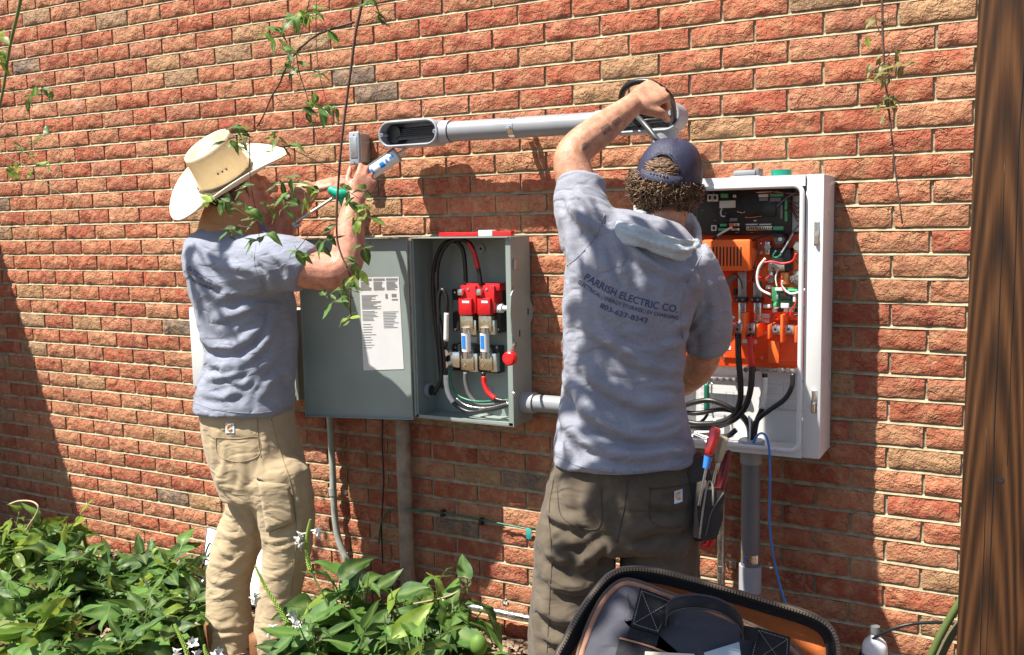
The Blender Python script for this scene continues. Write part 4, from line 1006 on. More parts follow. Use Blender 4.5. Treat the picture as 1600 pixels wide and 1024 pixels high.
def seam_on(bvh, pts, name, mat, parent, r=.0012, res=8, lift=.0005, dash=False):
    q = catmull([tuple(p) for p in pts], res); P = []
    for p in q:
        d = ray(*p).normalized(); h = bvh.ray_cast(CAM, d)
        if h[0] is not None: P.append(h[0]-d*lift)
    if len(P) < 2: return None
    return MB().tube(P, r, 5).build(name, mat, parent, True)
def logo(bvh, c, w_, h_, parent, tilt=0):
    x, y = c
    pt = patch_on(bvh, [(x-w_, y-h_), (x+w_, y-h_+tilt), (x+w_, y+h_+tilt), (x-w_, y+h_)], 'brand_patch', pm('patch_white', (.62,.66,.74), .7), parent, .003)
    pts = []
    for k in range(13):
        a = math.radians(300-k*23); rr = .62*(1-.028*k); pts.append((x+math.cos(a)*w_*rr, y+tilt*.5-.05*h_+math.sin(a)*h_*rr))
    P = []
    for q in pts:
        d = ray(*q).normalized(); h = bvh.ray_cast(CAM, d)
        if h[0] is not None: P.append(h[0]-d*.0042)
    if len(P) > 2: MB().tube(P, .0028, 6, res=2).build('patch_emblem', pm('patch_gold', (.72,.33,.04), .6), pt, True)
    return pt

# ---------------------------------------------------------------- the man at the white cabinet
rm = empty('person', (3.17, -.62, 0), 'person in navy mesh cap and grey printed T-shirt reaching up with one arm', 'person')
TD = 2.50
sb = MB()
sb.loft(lerp_rings([(862,722,1087,716,TD,.146),(868,690,1080,685,TD,.138),(874,650,1072,648,TD,.130),(879,600,1066,602,TD,.124),(881,530,1068,540,TD,.124),(882,465,1082,480,TD,.132),
   (883,415,1102,440,TD+.005,.130),(890,365,1100,405,TD+.01,.118),(912,337,1086,380,TD+.02,.102),(948,328,1074,362,TD+.03,.083),(984,330,1064,352,TD+.04,.064)]))
P, R_ = PL((940,400,TD,58),(915,345,TD+.01,46),(907,310,TD+.03,40),(908,284,TD+.045,37)); sb.tube(P, R_, 18, res=4)
P, R_ = PL((1066,415,TD,50),(1094,450,TD+.02,42),(1104,495,TD+.05,37.5),(1106,541,TD+.10,36.5)); sb.tube(P, R_, 18, res=4)
sme = flesh(sb, .0072, True, 8)
FR = [  # back of the T-shirt
 ([(905,560),(940,600),(1000,630),(1060,628)],13,.011), ([(885,590),(930,650),(1000,680),(1078,664)],14,.012), ([(875,640),(920,690),(990,712),(1070,700)],13,.009),
 ([(935,520),(985,560),(1040,580),(1070,570)],11,.008), ([(905,500),(950,535),(1010,560)],9,.006), ([(930,500),(975,545)],7,.005),
 ([(1068,505),(1078,540),(1066,590)],8,.008), ([(1045,520),(1075,500),(1100,470)],9,.007), ([(1030,545),(1070,530),(1095,505)],8,.006),
 ([(885,300),(905,345),(950,365)],8,.007), ([(893,290),(925,325),(965,350)],8,.007), ([(905,330),(920,370),(925,420)],8,.006), ([(880,330),(893,390),(896,450)],8,.006),
 ([(955,360),(970,410),(985,450)],9,.007), ([(975,375),(1010,410),(1060,430)],8,.006), ([(985,392),(1040,430),(1085,425)],8,.005), ([(935,395),(950,430),(960,455)],9,.004),
 ([(1060,410),(1085,440),(1100,480)],8,.005), ([(1100,430),(1115,480),(1112,530)],8,.004), ([(880,480),(885,540),(890,600)],8,.005), ([(868,600),(885,660),(890,715)],8,.006),
 ([(960,640),(1010,665),(1065,650)],9,.006), ([(1020,600),(1050,600),(1070,610)],8,.006), ([(920,725),(980,735),(1050,725)],10,.004), ([(900,610),(915,660),(950,700)],8,.005),
 ([(1000,470),(1040,520),(1060,560)],10,.003), ([(865,690),(875,712)],6,.005), ([(1060,680),(1085,690)],7,.005), ([(1040,700),(1080,712)],7,.004)]
folds(sme, FR, .011, (7, 7, 11), 3)
shirt = link('shirt', sme, M_SHIRT, rm, True)
BV = BVHTree.FromObject(shirt, bpy.context.evaluated_depsgraph_get()) if False else BVHTree.FromPolygons([v.co for v in sme.vertices], [p.vertices for p in sme.polygons])
print_on(BV, 'PARRISH ELECTRIC CO.', [(911,436),(938,452),(968,466),(1012,480),(1059,489)], 11.5, 'lettering', M_PRINT, shirt)
print_on(BV, 'ELECTRICAL | ENERGY STORAGE | EV CHARGING', [(902,442),(935,464),(968,478),(1014,491),(1060,500)], 6, 'lettering', M_PRINT, shirt)
print_on(BV, '803-627-8343', [(936,480),(960,491),(985,499),(1011,505)], 8, 'lettering', M_PRINT, shirt)
seam_on(BV, [(861,707),(900,727),(950,737),(1000,740),(1050,731),(1089,713)], 'hem_stitch', M_SHIRT2, shirt, .0013)
seam_on(BV, [(1096,400),(1075,440),(1064,490),(1068,535)], 'sleeve_seam', M_SHIRT2, shirt, .0013)
seam_on(BV, [(945,335),(930,370),(905,400),(880,420)], 'sleeve_seam', M_SHIRT2, shirt, .0013)
seam_on(BV, [(1074,543),(1105,540),(1137,527)], 'hem_stitch', M_SHIRT2, shirt, .0012)
# body
bb = MB()
bb.loft(lerp_rings([(880,760,1070,755,TD+.01,.09),(890,640,1055,640,TD+.01,.09),(892,500,1060,510,TD+.01,.09),(900,410,1085,440,TD+.01,.09),(930,365,1085,405,TD+.02,.08),(985,345,1070,372,TD+.04,.06)]))
P, R_ = PL((950,400,TD+.01,42),(918,345,TD+.02,38),(905,300,TD+.04,33),(893,254,TD+.05,29),(904,230,TD+.065,27.5),(935,206,TD+.09,26.5),(963,184,TD+.12,22),(987,165,TD+.145,18)); bb.limb(P, R_)
wr = ad(988, 164, TD+.148); tip = ad(1046, 131, TD+.20)
hd_ = (tip-wr)
hand(bb, wr, hd_, -FW*.9+UP*.45-RT*.1, RT*.5-UP*.85, (70,74,77,80), 50, 1.13, 2)
P, R_ = PL((1085,425,TD+.01,38),(1101,480,TD+.04,31),(1103,540,TD+.09,26.5),(1091,575,TD+.15,25),(1066,598,TD+.24,22),(1050,604,TD+.29,17)); bb.limb(P, R_)
wr2 = ad(1046, 605, TD+.30); hand(bb, wr2, RT*-.3+HF*1.0, UP*1.0, -RT, (40,42,45,48), 30, 1.0)
hc = ad(1044, 292, TD+.07); hf = Vector((-.05, .97, .10)).normalized(); hu = (Vector((0, 0, 1))+HR*.24-HF*.05).normalized()
P, R_ = PL((1030,390,TD+.03,36),(1038,350,TD+.05,32),(1046,315,TD+.06,32)); bb.limb(P, R_)
HP = head(bb, hc, hf, hu, 1.0)
for k in (-1, 1):   # hips and legs inside the trousers
    fx = Vector((3.09 if k < 0 else 3.30, -.62 if k < 0 else -.60, .05)); hip = ad(905 if k < 0 else 1030, 790, TD+.01)
    kn = hip.lerp(fx, .5)+HF*.02
    bb.limb([hip, hip.lerp(kn, .5), kn, kn.lerp(fx, .5), fx], [.085,.075,.06,.052,.042])
bme = flesh(bb, .0048, True, 4)
body = link('body', bme, M_SKIN, rm, True)
for k in (-1, 1): MB().ell(HP(.032*k, .072, 0), (.010,0,0), (0,.010,0), (0,0,.010)).build('eye', M_EYE, body)
# tattoo on the forearm
BB = BVHTree.FromPolygons([v.co for v in bme.vertices], [p.vertices for p in bme.polygons])
inkm = pm('faded_tattoo', (.24,.135,.095), .6, var=.5, vs=70)
for q in ([(908,226),(917,221),(922,229),(911,237)], [(938,200),(950,192),(957,203),(944,212)], [(956,190),(967,182),(972,190),(962,199)]):
    patch_on(BB, q, 'tattoo', inkm, body, .0006, 4)
# trousers
tb = MB(); lf = Vector((3.075, -.60, .03)); rf = Vector((3.31, -.57, .03))
tb.loft(lerp_rings([(872,690,1078,690,TD,.118),(864,730,1083,726,TD,.124),(855,770,1086,764,TD,.130),(847,815,1088,808,TD,.131),(850,850,1084,846,TD,.117)]))
P, R_ = PL((902,820,TD,62),(896,880,TD,62),(890,960,TD+.01,61),(884,1040,TD+.02,58)); l0 = P[-1]
P = P+[l0.lerp(lf, .4), l0.lerp(lf, .75), lf+Vector((0, 0, .03))]; tb.limb(P, R_+[.09, .082, .085], 18, 4)
P, R_ = PL((1028,815,TD,63),(1030,880,TD,61),(1032,960,TD+.01,58),(1033,1040,TD+.02,55)); l0 = P[-1]
P = P+[l0.lerp(rf, .4), l0.lerp(rf, .75), rf+Vector((0, 0, .03))]; tb.limb(P, R_+[.088, .082, .085], 18, 4)
tme = flesh(tb, .0075, True, 7)
FT = [([(848,790),(880,812),(925,818)],11,.008), ([(842,840),(870,870),(915,880)],11,.009), ([(850,895),(890,920),(940,905)],12,.010), ([(838,935),(870,965),(925,965)],12,.010),
 ([(845,985),(885,1005),(935,990)],11,.009), ([(958,845),(920,870),(895,905)],12,.009), ([(960,850),(950,900),(945,960)],10,.008), ([(962,848),(1005,860),(1050,850)],11,.009), ([(965,840),(1020,825),(1075,815)],11,.008),
 ([(970,880),(1010,900),(1065,890)],11,.008), ([(1088,830),(1060,860),(1020,870)],10,.007), ([(880,750),(890,790),(900,830)],9,.006), ([(905,780),(935,800),(955,835)],10,.006), ([(1000,770),(1040,790),(1080,780)],9,.005), ([(860,870),(880,850),(910,845)],8,.006)]
folds(tme, FT, .012, (11, 11, 12), 11)
tr_ = link('trousers', tme, M_BROWN, rm, True)
BT = BVHTree.FromPolygons([v.co for v in tme.vertices], [p.vertices for p in tme.polygons])
logo(BT, (1060, 778), 6.5, 10, tr_, -4)
seam_on(BT, [(981,752),(976,790),(964,848)], 'seam', M_THREAD2, tr_, .0016)
seam_on(BT, [(866,745),(858,800),(862,870),(858,950),(855,1020)], 'seam', M_THREAD2, tr_, .0016)
seam_on(BT, [(870,760),(880,810),(935,826),(940,765)], 'pocket_stitch', M_THREAD2, tr_, .0014)
seam_on(BT, [(1016,762),(1018,815),(1065,822),(1078,770)], 'pocket_stitch', M_THREAD2, tr_, .0014)
seam_on(BT, [(1018,764),(1050,761),(1080,756)], 'pocket_stitch', M_THREAD2, tr_, .0018)
for p, nm in ((lf, 'boot'), (rf, 'boot')):
    u_ = MB(); s_ = MB(); boot(u_, s_, (p.x, p.y, 0), (-.1, 1, 0)); o = u_.build('boot', M_BOOT, rm, True); s_.build('sole', M_SOLE, o, False)
# cap, worn backwards: dome with an arched opening and a strap
cf = hf; cr_ = cf.cross(hu).normalized(); cu_ = cr_.cross(cf).normalized()
CAPC = hc+cu_*.030-cf*.010
def dome(th, ph, k=1.0):   # th: around, 0 = back; ph: from the rim up
    r1, r2, h = .086*k, .101*k, .110*k
    sh = (1-max(0, math.sin(ph))**3.2*.0)
    return CAPC-cf*(r2*math.cos(th)*math.cos(ph)**.75)+cr_*(r1*math.sin(th)*math.cos(ph)**.75)+cu_*(h*math.sin(ph)-.012)
nT, nP = 64, 18; V = []; F = []
for j in range(nP+1):
    ph = (math.pi/2)*min(.995, j/nP)
    for i in range(nT):
        th = 2*math.pi*i/nT
        if th > math.pi: th -= 2*math.pi
        s_ = 1.0+.006*math.cos(6*th)*(1 if j > 2 else 0)
        V.append(dome(th, ph, s_))
for j in range(nP):
    for i in range(nT):
        th = 2*math.pi*(i+.5)/nT; th = th-2*math.pi if th > math.pi else th; ph = (math.pi/2)*(j+.5)/nP
        if (th/.60)**2+((ph-.0)/.74)**2 < 1: continue
        F.append((j*nT+i, j*nT+(i+1) % nT, (j+1)*nT+(i+1) % nT, (j+1)*nT+i))
me = MB().add(V, F).mesh('cap'); capm = pm('navy_mesh_cap', (.022,.026,.062), .55, var=.1, vs=20)
t = capm.node_tree; b = t.nodes['Principled BSDF']; g_ = nd(t, 'ShaderNodeNewGeometry'); wv = nd(t, 'ShaderNodeTexVoronoi', Scale=420.0); t.links.new(g_.outputs['Position'], wv.inputs['Vector'])
bu = nd(t, 'ShaderNodeBump', Strength=.8, Distance=.0012); t.links.new(wv.outputs[0], bu.inputs['Height']); t.links.new(bu.outputs[0], b.inputs['Normal'])
cap = link('cap', me, capm, rm, True); so = cap.modifiers.new('s', 'SOLIDIFY'); so.thickness = .0025; so.offset = 1
arch = [dome(.60*math.cos(a), .74*math.sin(a), 1.008) for a in np.linspace(0, math.pi, 22)]
MB().tube(arch, .0028, 6).build('opening_binding', capm, cap, True)
stp = [dome(th, .02, 1.0) for th in np.linspace(-.68, .68, 15)]
A = [p+cu_*.002 for p in stp]+[p+cu_*.024-(p-CAPC).normalized()*-.001 for p in stp]
A2 = [p+(p-CAPC).normalized()*.003 for p in A]; k = 15
MB().add(A+A2, [(i, i+1, k+i+1, k+i) for i in range(14)]+[(2*k+i, 3*k+i, 3*k+i+1, 2*k+i+1) for i in range(14)]+[(k+i, k+i+1, 3*k+i+1, 3*k+i) for i in range(14)]).build('strap', capm, cap, True)
for k_ in range(6):
    p = dome(-.25+.1*k_, .13, 1.035); MB().ell(p+cu_*.006, cr_*.003, cf*.002, cu_*.003, 8, 5).build('snap', MT['black'], cap)
c = dome(0, math.pi/2*.99, 1.0); MB().ell(c, cr_*.007, cf*.007, cu_*.005, 10, 6).build('button', capm, cap)
bm_ = MB(); A = []
for j in range(8):
    u = j/7
    for i in range(13):
        a = math.radians(-75+150*i/12); q = dome(math.pi-a*.78, .03, 1.0); out = cf*(.075*u*math.cos(a*.8))-cu_*(.03*u*u+.012*abs(math.sin(a))*u)
        A.append(q+out)
bm_.add(A, [(j*13+i, j*13+i+1, (j+1)*13+i+1, (j+1)*13+i) for j in range(7) for i in range(12)])
br_ = bm_.build('peak', capm, cap, True); so = br_.modifiers.new('s', 'SOLIDIFY'); so.thickness = .003
# curly hair: many small springs
hm = pm('brown_curly_hair', (.060,.034,.019), .42, var=.5, vs=45, col2=(.17,.10,.055)); hb = MB(); rs = random.Random(5)
def curl(c, n, s):
    ax = (n+Vector((rs.gauss(0, .5), rs.gauss(0, .5), rs.gauss(0, .5)-.25))).normalized(); u = ax.orthogonal().normalized(); v = ax.cross(u)
    a0 = rs.uniform(0, 6.28); tr = rs.uniform(.6, 1.3); R0 = s*rs.uniform(.4, .85); P = []; m_ = 9
    for k in range(m_):
        t_ = k/(m_-1); a = a0+t_*tr*6.28; P.append(c+ax*(t_*s*3.2-s*1.2)+(u*math.cos(a)+v*math.sin(a))*R0*(1-.25*t_))
    hb.tube(P, [.0006+.0013*math.sin(math.pi*(k+.6)/(m_+.2)) for k in range(m_)], 3)
cnt = 0
while cnt < 2100:
    th = rs.uniform(-1.9, 1.55); ph = rs.uniform(-1.22, .16)
    if ph < -1.15+.34*max(0, abs(th)-.8)+(.25 if th > .5 else 0): continue
    bulge = (.20 if th < -.2 else .11 if th < .5 else .03)*(1 if ph < -.02 else .35)
    rr = 1.0+rs.uniform(-.07, 1)**1*bulge*(.75+.55*noise.noise(Vector((th*3.2, ph*5, 1))))
    n = (-cf*math.cos(th)*math.cos(ph)+cr_*math.sin(th)*math.cos(ph)+cu_*math.sin(ph)*.85)
    c = hc+cu_*.012-cf*.008+Vector(n)*.090*rr
    curl(c, Vector(n), rs.uniform(.0045, .0120)); cnt += 1
for k in range(160):   # flyaways
    th = rs.uniform(-1.8, 1.2); ph = rs.uniform(-.95, -.05); n = Vector(-cf*math.cos(th)*math.cos(ph)+cr_*math.sin(th)*math.cos(ph)+cu_*math.sin(ph)*.85)
    c = hc+cu_*.012+n*.100; d = (n+Vector((rs.gauss(0, .5), rs.gauss(0, .5), rs.gauss(0, .5)))).normalized(); q = d.orthogonal()
    hb.tube([c, c+d*.008+q*.004, c+d*.016-q*.003, c+d*.022+q*.002], [.0008, .0008, .0006, .0003], 3, res=2)
for k in range(170):  # hair showing in the opening
    a = rs.uniform(-.5, .5); ph = rs.uniform(.12, .62)
    if (a/.56)**2+(ph/.70)**2 > 1: continue
    c = dome(a, ph, .955); n = (c-CAPC).normalized(); u = (cr_*rs.choice((-1, 1))+cu_*rs.uniform(-.6, .2)).normalized()
    P = [c-u*.016+n*rs.uniform(-.004, .002), c+n*.005, c+u*.016+n*rs.uniform(-.004, .002)]
    hb.tube(P, [.001, .0024, .001], 4, res=3)
hb.build('hair', hm, rm, True)
# towel collar
tw = MB(); P = []
ct_ = [(966,352,TD-.075),(985,344,TD-.02),(1010,338,TD+.03),(1060,335,TD+.12),(1086,352,TD+.1),(1090,378,TD+.02),(1080,388,TD-.06),(1045,384,TD-.115),(1005,370,TD-.12),(980,360,TD-.1)]
for k, (dz, rr, dd) in enumerate(((-10, .0095, .022), (-2, .0105, .010), (6, .0105, .000), (14, .0105, -.004), (22, .0085, -.003))):
    tw.tube([ad(x+rs.gauss(0, 1.2), y+dz*(.75+.25*math.sin(x*.05+k))+rs.gauss(0, 1), d+dd) for x, y, d in ct_], rr, 10, closed=True, res=5)
twm = flesh(tw, .005, True, 2)
folds(twm, [([(968,358),(1010,378),(1060,392),(1088,388)],3.5,.006), ([(970,348),(1010,362),(1060,378),(1090,374)],3.5,.006), ([(985,342),(1020,352),(1070,365)],3,.005)], .004, (40, 40, 40), 2)
link('neck_towel', twm, fabric('pale_blue_towelling', (.50,.57,.60), 260, var=.15, bump=.004), rm, True)

# ---------------------------------------------------------------- tool pouch and tools on his hip
po = empty('tool_pouch', ad(1108, 790, 2.42), 'dark leather tool pouch clipped to the hip of the brown trousers', 'tool pouch')
lea = pm('dark_leather', (.028,.022,.020), .55, var=.25, vs=25, bump=.0012, bs=160)
def slab(pts, d, th, mat, name, par, bow=.0):
    A = [ad(x, y, d-bow) for x, y in pts]; B = [p+HF*th for p in A]; n = len(A)
    return MB().add(A+B, [tuple(range(n)), tuple(range(2*n-1, n-1, -1))]+[(i, n+i, n+(i+1) % n, (i+1) % n) for i in range(n)]).build(name, mat, par, 30)
slab([(1072,716),(1100,712),(1113,748),(1116,800),(1108,846),(1082,846),(1074,800)], 2.42, .04, lea, 'back_flap', po)
slab([(1100,765),(1132,768),(1130,810),(1120,842),(1098,846),(1092,800)], 2.375, .044, lea, 'pocket', po)
slab([(1090,756),(1104,752),(1098,842),(1084,840)], 2.40, .019, pm('worn_leather_edge', (.16,.13,.10), .6, var=.2), 'side_pocket', po)
MB().tube([ad(x, y, 2.372) for x, y in ((1093,842),(1098,800),(1104,762),(1109,752),(1114,762),(1114,790))], .0028, 6, res=4).build('binding', pm('grey_binding', (.30,.27,.23), .7), po, True)
MB().tube([ad(x, y, 2.372) for x, y in ((1103,838),(1112,800),(1131,770))], .002, 6, res=4).build('binding', pm('grey_binding_dark', (.10,.085,.075), .7), po, True)
def driver(name, a, b, c, d, r, mat, label, mat2=None):
    e = empty(name, ad(c[0], c[1], d), label, 'screwdriver'); A, B, C_ = ad(a[0], a[1], d), ad(b[0], b[1], d), ad(c[0], c[1], d+.01)
    V = [A.lerp(B, t) for t in (0, .06, .14, .5, .8, 1)]
    rings = []; tg = (B-A).normalized(); u = tg.orthogonal().normalized(); v = tg.cross(u)
    for p, f_ in zip(V, (.55, .92, 1, 1, .92, .72)):
        rings.append([p+(u*math.cos(x)+v*math.sin(x))*r*f_*(1+.07*math.cos(6*x)) for x in np.linspace(0, 6.2832, 25)[:-1]])
    MB().loft(rings).build('handle', mat, e, True)
    if mat2: MB().tube([B.lerp(C_, .01), B.lerp(C_, .25)], [r*.75, r*.6], 14).build('ferrule', mat2, e)
    MB().tube([B.lerp(C_, .02), C_], .0035, 8).build('shaft', MT['steel'], e)
    return e
clr = pm('red_acetate_handle', (.62,.03,.035), .12, var=.05, coat=.6)
driver('screwdriver', (1119,668), (1107,712), (1092,790), 2.36, .0145, clr, 'screwdriver with shiny red handle and blue collar in the tool pouch', MT['bluewire'])
driver('screwdriver', (1132,682), (1121,722), (1105,800), 2.385, .0125, pm('amber_acetate_handle', (.42,.38,.25), .15, coat=.6, var=.1), 'screwdriver with cloudy amber handle behind the red one')
pl = empty('pliers', ad(1128, 760, 2.41), 'dark red handled pliers standing in the tool pouch', 'pliers')
MB().limb([ad(1139,706,2.41), ad(1134,735,2.41), ad(1126,768,2.41), ad(1118,800,2.41)], [.006,.0085,.008,.006], 10).build('grip', pm('dark_red_grip', (.16,.01,.015), .4), pl, True)
MB().limb([ad(1133,712,2.42), ad(1127,740,2.42), ad(1118,775,2.42), ad(1112,800,2.42)], [.006,.008,.008,.006], 10).build('grip', pm('dark_red_grip', (.13,.01,.012), .4), pl, True)
rg = empty('red_handle_tool', ad(1112, 845, 2.40), 'red plastic tool end poking out below the tool pouch', 'tool')
MB().limb([ad(1113,820,2.41), ad(1112,838,2.41), ad(1106,850,2.41), ad(1098,853,2.41)], [.012,.013,.011,.006], 12).build('grip', MT['red'], rg, True)
# ---------------------------------------------------------------- the man in the straw hat
lm = empty('person', (1.62, -.50, 0), 'person in cream straw cowboy hat and khaki trousers sealing the conduit', 'person')
LD = 3.42
sb = MB()
sb.loft(lerp_rings([(303,638,456,640,LD,.170),(311,606,457,606,LD,.162),(323,560,460,560,LD,.156),(316,505,460,508,LD,.162),(302,450,455,460,LD,.178),(294,415,448,428,LD,.185),
   (294,388,434,402,LD,.174),(303,368,416,382,LD,.148),(317,354,401,366,LD+.01,.11),(329,346,393,354,LD+.01,.075)]))
P, R_ = PL((385,420,LD-.09,52),(425,412,LD-.16,46),(458,414,LD-.19,41),(480,422,LD-.195,37)); sb.tube(P, R_, 18, res=4)
P, R_ = PL((375,400,LD+.10,46),(405,385,LD+.16,40),(430,375,LD+.17,36)); sb.tube(P, R_, 18, res=4)
sme = flesh(sb, .0078, True, 8)
FL = [([(330,470),(360,460),(415,455),(445,458)],9,.008), ([(316,520),(340,542),(378,536),(425,500)],9,.008), ([(322,560),(350,573),(390,560),(430,520)],8,.006), ([(320,592),(350,588),(390,575)],7,.006),
 ([(310,614),(345,620),(390,606)],7,.005), ([(455,560),(430,590),(400,625)],8,.005), ([(298,470),(312,510),(330,550)],8,.008), ([(430,470),(425,510),(405,545)],8,.007), ([(455,480),(455,540),(452,600)],8,.005),
 ([(395,390),(420,420),(428,452)],8,.006), ([(420,390),(445,415),(455,445)],7,.005), ([(300,430),(330,440),(360,455)],8,.006), ([(320,400),(345,415),(400,420)],8,.005), ([(345,575),(375,600),(395,590)],7,.006), ([(440,575),(455,600),(462,625)],7,.006), ([(330,500),(370,490),(410,475)],8,.006)]
folds(sme, FL, .012, (7, 7, 10), 21)
shirt2 = link('shirt', sme, M_SHIRT2, lm, True)
BV = BVHTree.FromPolygons([v.co for v in sme.vertices], [p.vertices for p in sme.polygons])
print_on(BV, 'ISH ELECTRIC CO.', [(291,421),(300,428),(313,437),(330,446)], 8, 'lettering', M_PRINT, shirt2)
print_on(BV, 'STORAGE | EV CHARGING', [(293,433),(305,443),(318,449),(333,454)], 4.5, 'lettering', M_PRINT, shirt2)
seam_on(BV, [(302,629),(340,641),(400,646),(457,636)], 'hem_stitch', M_SHIRT, shirt2, .0014)
seam_on(BV, [(400,378),(398,415),(412,452)], 'sleeve_seam', M_SHIRT, shirt2, .0014)
seam_on(BV, [(490,398),(480,425),(462,450)], 'hem_stitch', M_SHIRT, shirt2, .0014)
bb = MB()
bb.loft(lerp_rings([(340,680,440,680,LD,.12),(345,560,440,560,LD,.11),(325,450,440,460,LD,.13),(318,400,420,410,LD,.13),(330,372,400,382,LD,.10)]))
P, R_ = PL((400,415,LD-.09,36),(455,418,LD-.19,32),(500,424,LD-.20,30),(528,424,LD-.20,29),(543,402,LD-.19,27),(546,365,LD-.18,24),(551,330,LD-.165,18.5),(554,314,LD-.155,16.5)); bb.limb(P, R_)
wr = ad(555, 313, LD-.155)
# thumb along the tube, back of the hand towards the viewer
hand(bb, wr, RT*.42+UP*.90+FW*.1, -FW*.95+RT*.25, -RT*.8+UP*.3, (34,42,52,58), 22, .98, 5)
P, R_ = PL((385,400,LD+.13,34),(420,372,LD+.17,31),(440,345,LD+.18,27),(462,318,LD+.18,23),(482,298,LD+.18,17.5)); bb.limb(P, R_)
hand(bb, ad(484, 296, LD+.18), RT*.95+UP*.28, UP*.75-FW*.5, -UP*.35+FW*.5, (10,12,15,18), 12, 1.0, 7)
lf_ = Vector((.62, .72, .30)).normalized(); lu = (Vector((0, 0, 1))-HF*.12-HR*.18).normalized()
hc = ad(376, 302, LD)
P, R_ = PL((358,378,LD,36),(364,350,LD,33),(372,320,LD,34)); bb.limb(P, R_)
HP = head(bb, hc, lf_, lu, 1.02)
ffoot = Vector((1.52, -.50, .05)); nfoot = Vector((1.80, -.62, .05))
fl_px = [(392,740,LD+.05),(375,840,LD+.06),(358,940,LD+.06)]; nl_px = [(430,740,LD-.05),(443,840,LD-.07),(435,940,LD-.07)]
for q in (fl_px, nl_px): bb.limb([ad(*p) for p in q]+[ad(q[-1][0], q[-1][1]+45, q[-1][2])], [.055,.045,.04,.035])
bme = flesh(bb, .0055, True, 4)
body2 = link('body', bme, M_SKIN2, lm, True)
for k in (-1, 1): MB().ell(HP(.032*k, .072, 0), (.010,0,0), (0,.010,0), (0,0,.010)).build('eye', M_EYE, body2)
# grey hair at nape and temples
gm = pm('short_grey_hair', (.16,.12,.09), .6, var=.5, vs=80); hb = MB(); rs = random.Random(8)
lr = lf_.cross(lu)
for k in range(700):
    th = rs.uniform(-1.9, 1.9); ph = rs.uniform(-.42, .45); n = (-lf_*math.cos(th)*math.cos(ph)+lr*math.sin(th)*math.cos(ph)+lu*math.sin(ph)).normalized()
    c = hc+lu*.02-lf_*.012+lr*(.079*math.sin(th)*math.cos(ph))-lf_*(.097*math.cos(th)*math.cos(ph))+lu*.088*math.sin(ph)
    if abs(th) > 1.5 and ph < -.3: continue
    d = (n*.35-lu+lr*rs.gauss(0, .2)).normalized(); hb.tube([c, c+d*.009, c+d*.018-n*.002], [.0012, .0014, .0005], 3)
hb.build('hair', gm, lm, True)
# neck gaiter
ng = MB(); ng.loft(lerp_rings([(312,368,404,378,LD,.112),(313,354,404,366,LD,.108),(317,340,402,354,LD,.100),(322,326,398,342,LD,.094),(330,318,392,334,LD,.088)]), False)
ngm = ng.mesh('neck_gaiter'); folds(ngm, [([(318,360),(350,366),(398,368)],2.6,.004), ([(322,348),(355,356),(397,356)],2.6,.004)], 0)
o = link('neck_gaiter', ngm, fabric('tan_neck_gaiter', (.42,.24,.12), 500, var=.1), lm, True); so = o.modifiers.new('s', 'SOLIDIFY'); so.thickness = .004
# trousers
tb = MB()
tb.loft(lerp_rings([(316,625,452,630,LD,.146),(317,660,459,662,LD,.150),(325,700,467,700,LD,.152),(337,740,477,742,LD,.150),(349,775,482,780,LD,.136)]))
P, R_ = PL((399,750,LD+.05,46),(394,800,LD+.06,41),(371,850,LD+.06,36),(358,900,LD+.06,34),(357,940,LD+.06,34),(360,990,LD+.06,37),(361,1018,LD+.06,37)); tb.limb(P, R_, 18, 4)
P, R_ = PL((432,750,LD-.05,54),(447,805,LD-.06,45),(448,850,LD-.07,38),(441,900,LD-.07,33),(436,940,LD-.07,32),(432,985,LD-.07,34),(431,1012,LD-.07,34)); tb.limb(P, R_, 18, 4)
tme = flesh(tb, .009, True, 6)
FT = [([(342,826),(362,842),(385,838),(402,846)],5,.004), ([(338,848),(352,866),(372,868)],4.5,.004), ([(400,852),(380,866),(360,880)],5,.004), ([(332,878),(350,886),(380,876)],4.5,.004), ([(330,905),(345,912),(372,898),(394,880)],5,.004), ([(328,938),(352,930),(388,912)],5,.003), ([(326,970),(345,982),(372,972)],5,.004), ([(340,1000),(370,992),(395,998)],5,.004), ([(350,985),(380,978),(396,965)],4.5,.004),
 ([(336,735),(352,765),(380,790),(402,825)],7,.005), ([(346,780),(365,806),(395,820)],5.5,.004), ([(352,760),(372,770),(398,800)],5,.004), ([(404,835),(425,846),(455,842)],5,.003), ([(478,838),(455,852),(425,862)],5,.003), ([(410,892),(430,902),(452,890)],4.5,.002), ([(465,925),(440,942),(415,945)],5,.003), ([(402,975),(425,985),(455,972)],5,.004), ([(410,1000),(435,996),(460,985)],4.5,.004),
 ([(345,695),(350,722),(342,752)],6,.003), ([(410,660),(413,700),(404,755)],6,.002), ([(474,700),(480,740),(484,790)],6,.002), ([(404,800),(410,835),(406,872)],5,.004), ([(470,800),(466,850),(455,900)],6,.002), ([(372,700),(380,740),(372,775)],7,.003)]
folds(tme, FT, .009, (10, 10, 8), 31)
tr2 = link('trousers', tme, M_KHAKI, lm, True)
BT = BVHTree.FromPolygons([v.co for v in tme.vertices], [p.vertices for p in tme.polygons])
logo(BT, (359, 669), 7, 8, tr2)
seam_on(BT, [(337,684),(342,712),(372,722),(404,712),(403,684),(370,686),(337,684)], 'pocket_stitch', M_THREAD, tr2, .0015)
seam_on(BT, [(402,650),(404,690),(408,715)], 'seam', M_THREAD, tr2, .0016)
seam_on(BT, [(424,655),(436,700),(455,760),(463,830),(455,930),(452,1000)], 'seam', M_THREAD, tr2, .0016)
pk = patch_on(BT, [(403,752),(452,757),(461,815),(418,832)], 'cargo_pocket', M_KHAKI, tr2, .006, 8)
so = pk.modifiers.new('s', 'SOLIDIFY'); so.thickness = .005
